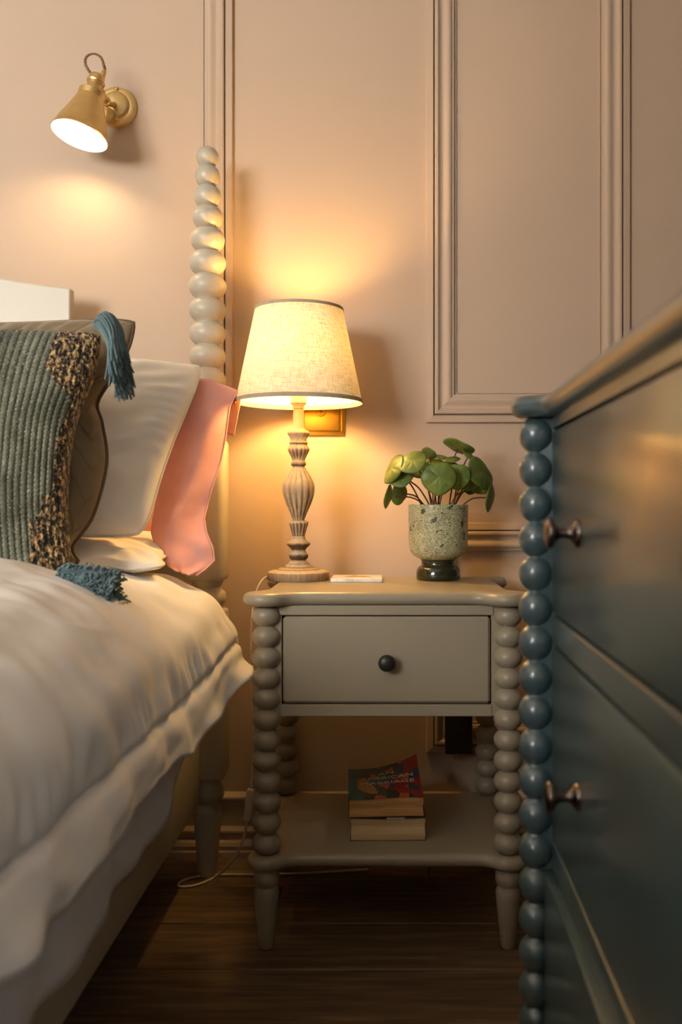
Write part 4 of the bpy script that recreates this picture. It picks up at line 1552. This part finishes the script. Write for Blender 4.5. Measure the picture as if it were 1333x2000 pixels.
for (lx, ly, hw_, hh_, rot, Yd, sg, cup) in LEAVES:
    ctr = P(700 + lx / 3.92, 820 + ly / 3.92, Yd)
    s_ = FPX / Yd * 3.92
    a_, b_ = hw_ / s_, hh_ / s_
    big_, small = max(a_, b_), min(a_, b_)
    true_small = max(small, big_ * 0.86)
    tilt = math.acos(min(1, small / true_small))
    Vv, F_, A_ = leaf_mesh(cup)
    V = Vv.copy()
    V[:, 0] *= big_
    V[:, 1] *= true_small
    V[:, 2] *= big_
    # leaf z -> towards camera (-Y), leaf y -> up
    W = np.stack([V[:, 0], -V[:, 2], V[:, 1]], axis=1)
    Mx = Matrix.Rotation(math.radians(rot), 3, 'Y') @ Matrix.Rotation(-sg * tilt, 3, 'X')
    W = W @ np.array(Mx).T + np.array(ctr)
    W[:, 1] = np.minimum(W[:, 1], YW - 0.02)
    lo = mk('leaf', W, F_, 'leaf', plant, attrs={'vein': A_}, org=tuple(ctr))
    sdm = lo.modifiers.new('thickness', 'SOLIDIFY')
    sdm.thickness = 0.0011
    a0 = rgl.uniform(0, 2 * PI)
    r0 = mroot + Vector((math.cos(a0) * 0.012 + (ctr.x - PXc) * 0.28, math.sin(a0) * 0.012, 0))
    mid = r0.lerp(ctr, 0.5) + Vector(((ctr.x - PXc) * -0.05, 0, 0.012))
    end = ctr + Vector((0, 0.004, 0))
    mk('stem', *tube(crom([r0, mid, end], 7), 0.0016, 6), 'stem', plant)

# ================================================================== CHEST OF DRAWERS
CC = Vector((0.2116, 1.30))
dl = Vector((-0.025, -1.0)).normalized()
dw = Vector((-dl.y, dl.x))


def ch(V_):
    """chest-local (depth into chest, length towards the camera end, height) -> room"""
    return [(CC.x + dw.x * a + dl.x * b, CC.y + dw.y * a + dl.y * b, z) for a, b, z in V_]


def chg(g_):
    return ch(g_[0]), g_[1]


CD, CL = 0.415, 1.0
chest = thing('chest_of_drawers', (CC.x + 0.21, CC.y - 0.5, 0), 'dark teal chest of drawers with beaded corner legs and pewter knobs', 'chest of drawers')
ol = lobed_outline(0, CD, 0, CL, 0.0365, -0.004, 0.045)
ZCT = 0.9715
mk('chest_top', *chg(bullnose(ol, ZCT - 0.030, ZCT)), 'teal', chest, autosmooth=50)
nb_ = 20
zt0 = ZCT - 0.030
pt = 0.0486
beads = [(zt0 - (i + 1) * pt, zt0 - i * pt, 0.0245) for i in range(19)]
beads = [b_ for b_ in beads if b_[0] > 0.0]
beads.reverse()
prof = bead_profile(beads, neck=0.46, n=13)
zl = prof[0][1]
prof = [(0.014, 0.0), (0.015, 0.002), (0.0165, zl - 0.001)] + prof
V, F = lathe(prof, 40)
cfirst = None
for a in (0, CD):
    for b in (0, CL):
        q = ch([(a, b, 0)])[0]
        if cfirst is None:
            o = mk('leg', V + np.array(q), F, 'teal', chest, org=q, autosmooth=55)
            cfirst = o.data
        else:
            place('leg', cfirst, chest, q)
fa = 0.0200
z1t, z1b, z2t, z2b, zbot = 0.9255, 0.6655, 0.6260, 0.3520, 0.3080
for nm, za, zb in (('upper_rail', z1t, zt0), ('middle_rail', z2t, z1b), ('lower_rail', zbot, z2b)):
    mk(nm, *chg(boxg(fa, fa + 0.022, 0.012, CL - 0.012, za, zb, 0.0035 if nm != 'upper_rail' else 0.001, 2)), 'teal', chest, smooth=False)
for ba, bb in ((0.0, 0.018), (CL - 0.018, CL)):
    mk('stile', *chg(boxg(fa + 0.001, fa + 0.023, ba, bb, zbot, zt0, 0.001, 1)), 'teal', chest, smooth=False)
    mk('side_panel', *chg(boxg(fa + 0.02, CD, ba, bb, zbot, zt0)), 'teal', chest, smooth=False)
mk('back_panel', *chg(boxg(CD - 0.01, CD, 0.01, CL - 0.01, zbot, zt0)), 'teal', chest, smooth=False)
for cb_ in (0.0, CL):
    mk('corner_post', *chg(boxg(0.004, 0.034, cb_ - 0.013, cb_ + 0.013, zbot, zt0, 0.002, 1)), 'teal', chest, smooth=False)
mk('apron_panel', *chg(boxg(0.008, 0.026, 0.016, CL - 0.016, 0.035, zbot + 0.004, 0.006, 2)), 'teal', chest, autosmooth=25)
mk('bottom_panel', *chg(boxg(fa + 0.02, CD - 0.01, 0.01, CL - 0.01, zbot + 0.004, zbot + 0.014)), 'teal', chest, smooth=False)
mk('drawer_recess', *chg(boxg(fa + 0.021, fa + 0.025, 0.01, CL - 0.01, zbot, zt0)), 'gap', chest, smooth=False)  # near-black backing that stands in for shade between the drawer fronts
for za, zb, pyk in ((z1b, z1t, 1041), (z2b, z2t, 1550)):
    g = 0.0028
    d_ = mk('drawer', *chg(boxg(fa - 0.001, fa + 0.018, 0.018 + g, CL - 0.018 - g, za + g, zb - g, 0.006, 2)), 'teal', chest, smooth=True, autosmooth=25)
    kz = CAMZ - (pyk - VY) / FPX * 1.09
    for kb in (0.222, CL - 0.222):
        kp = [(0.0165, 0.0), (0.0165, 0.003), (0.013, 0.0055), (0.0075, 0.009), (0.0058, 0.015), (0.0066, 0.022), (0.011, 0.027), (0.0165, 0.0305), (0.0185, 0.0335), (0.0175, 0.0365), (0.010, 0.0395), (0.0005, 0.0405)]
        V, F = lathe(kp, 32)
        V = [(fa - 0.001 - z, kb + y_, kz + x) for x, y_, z in V]
        mk('knob', ch(V), F, 'pewter', d_, autosmooth=60)
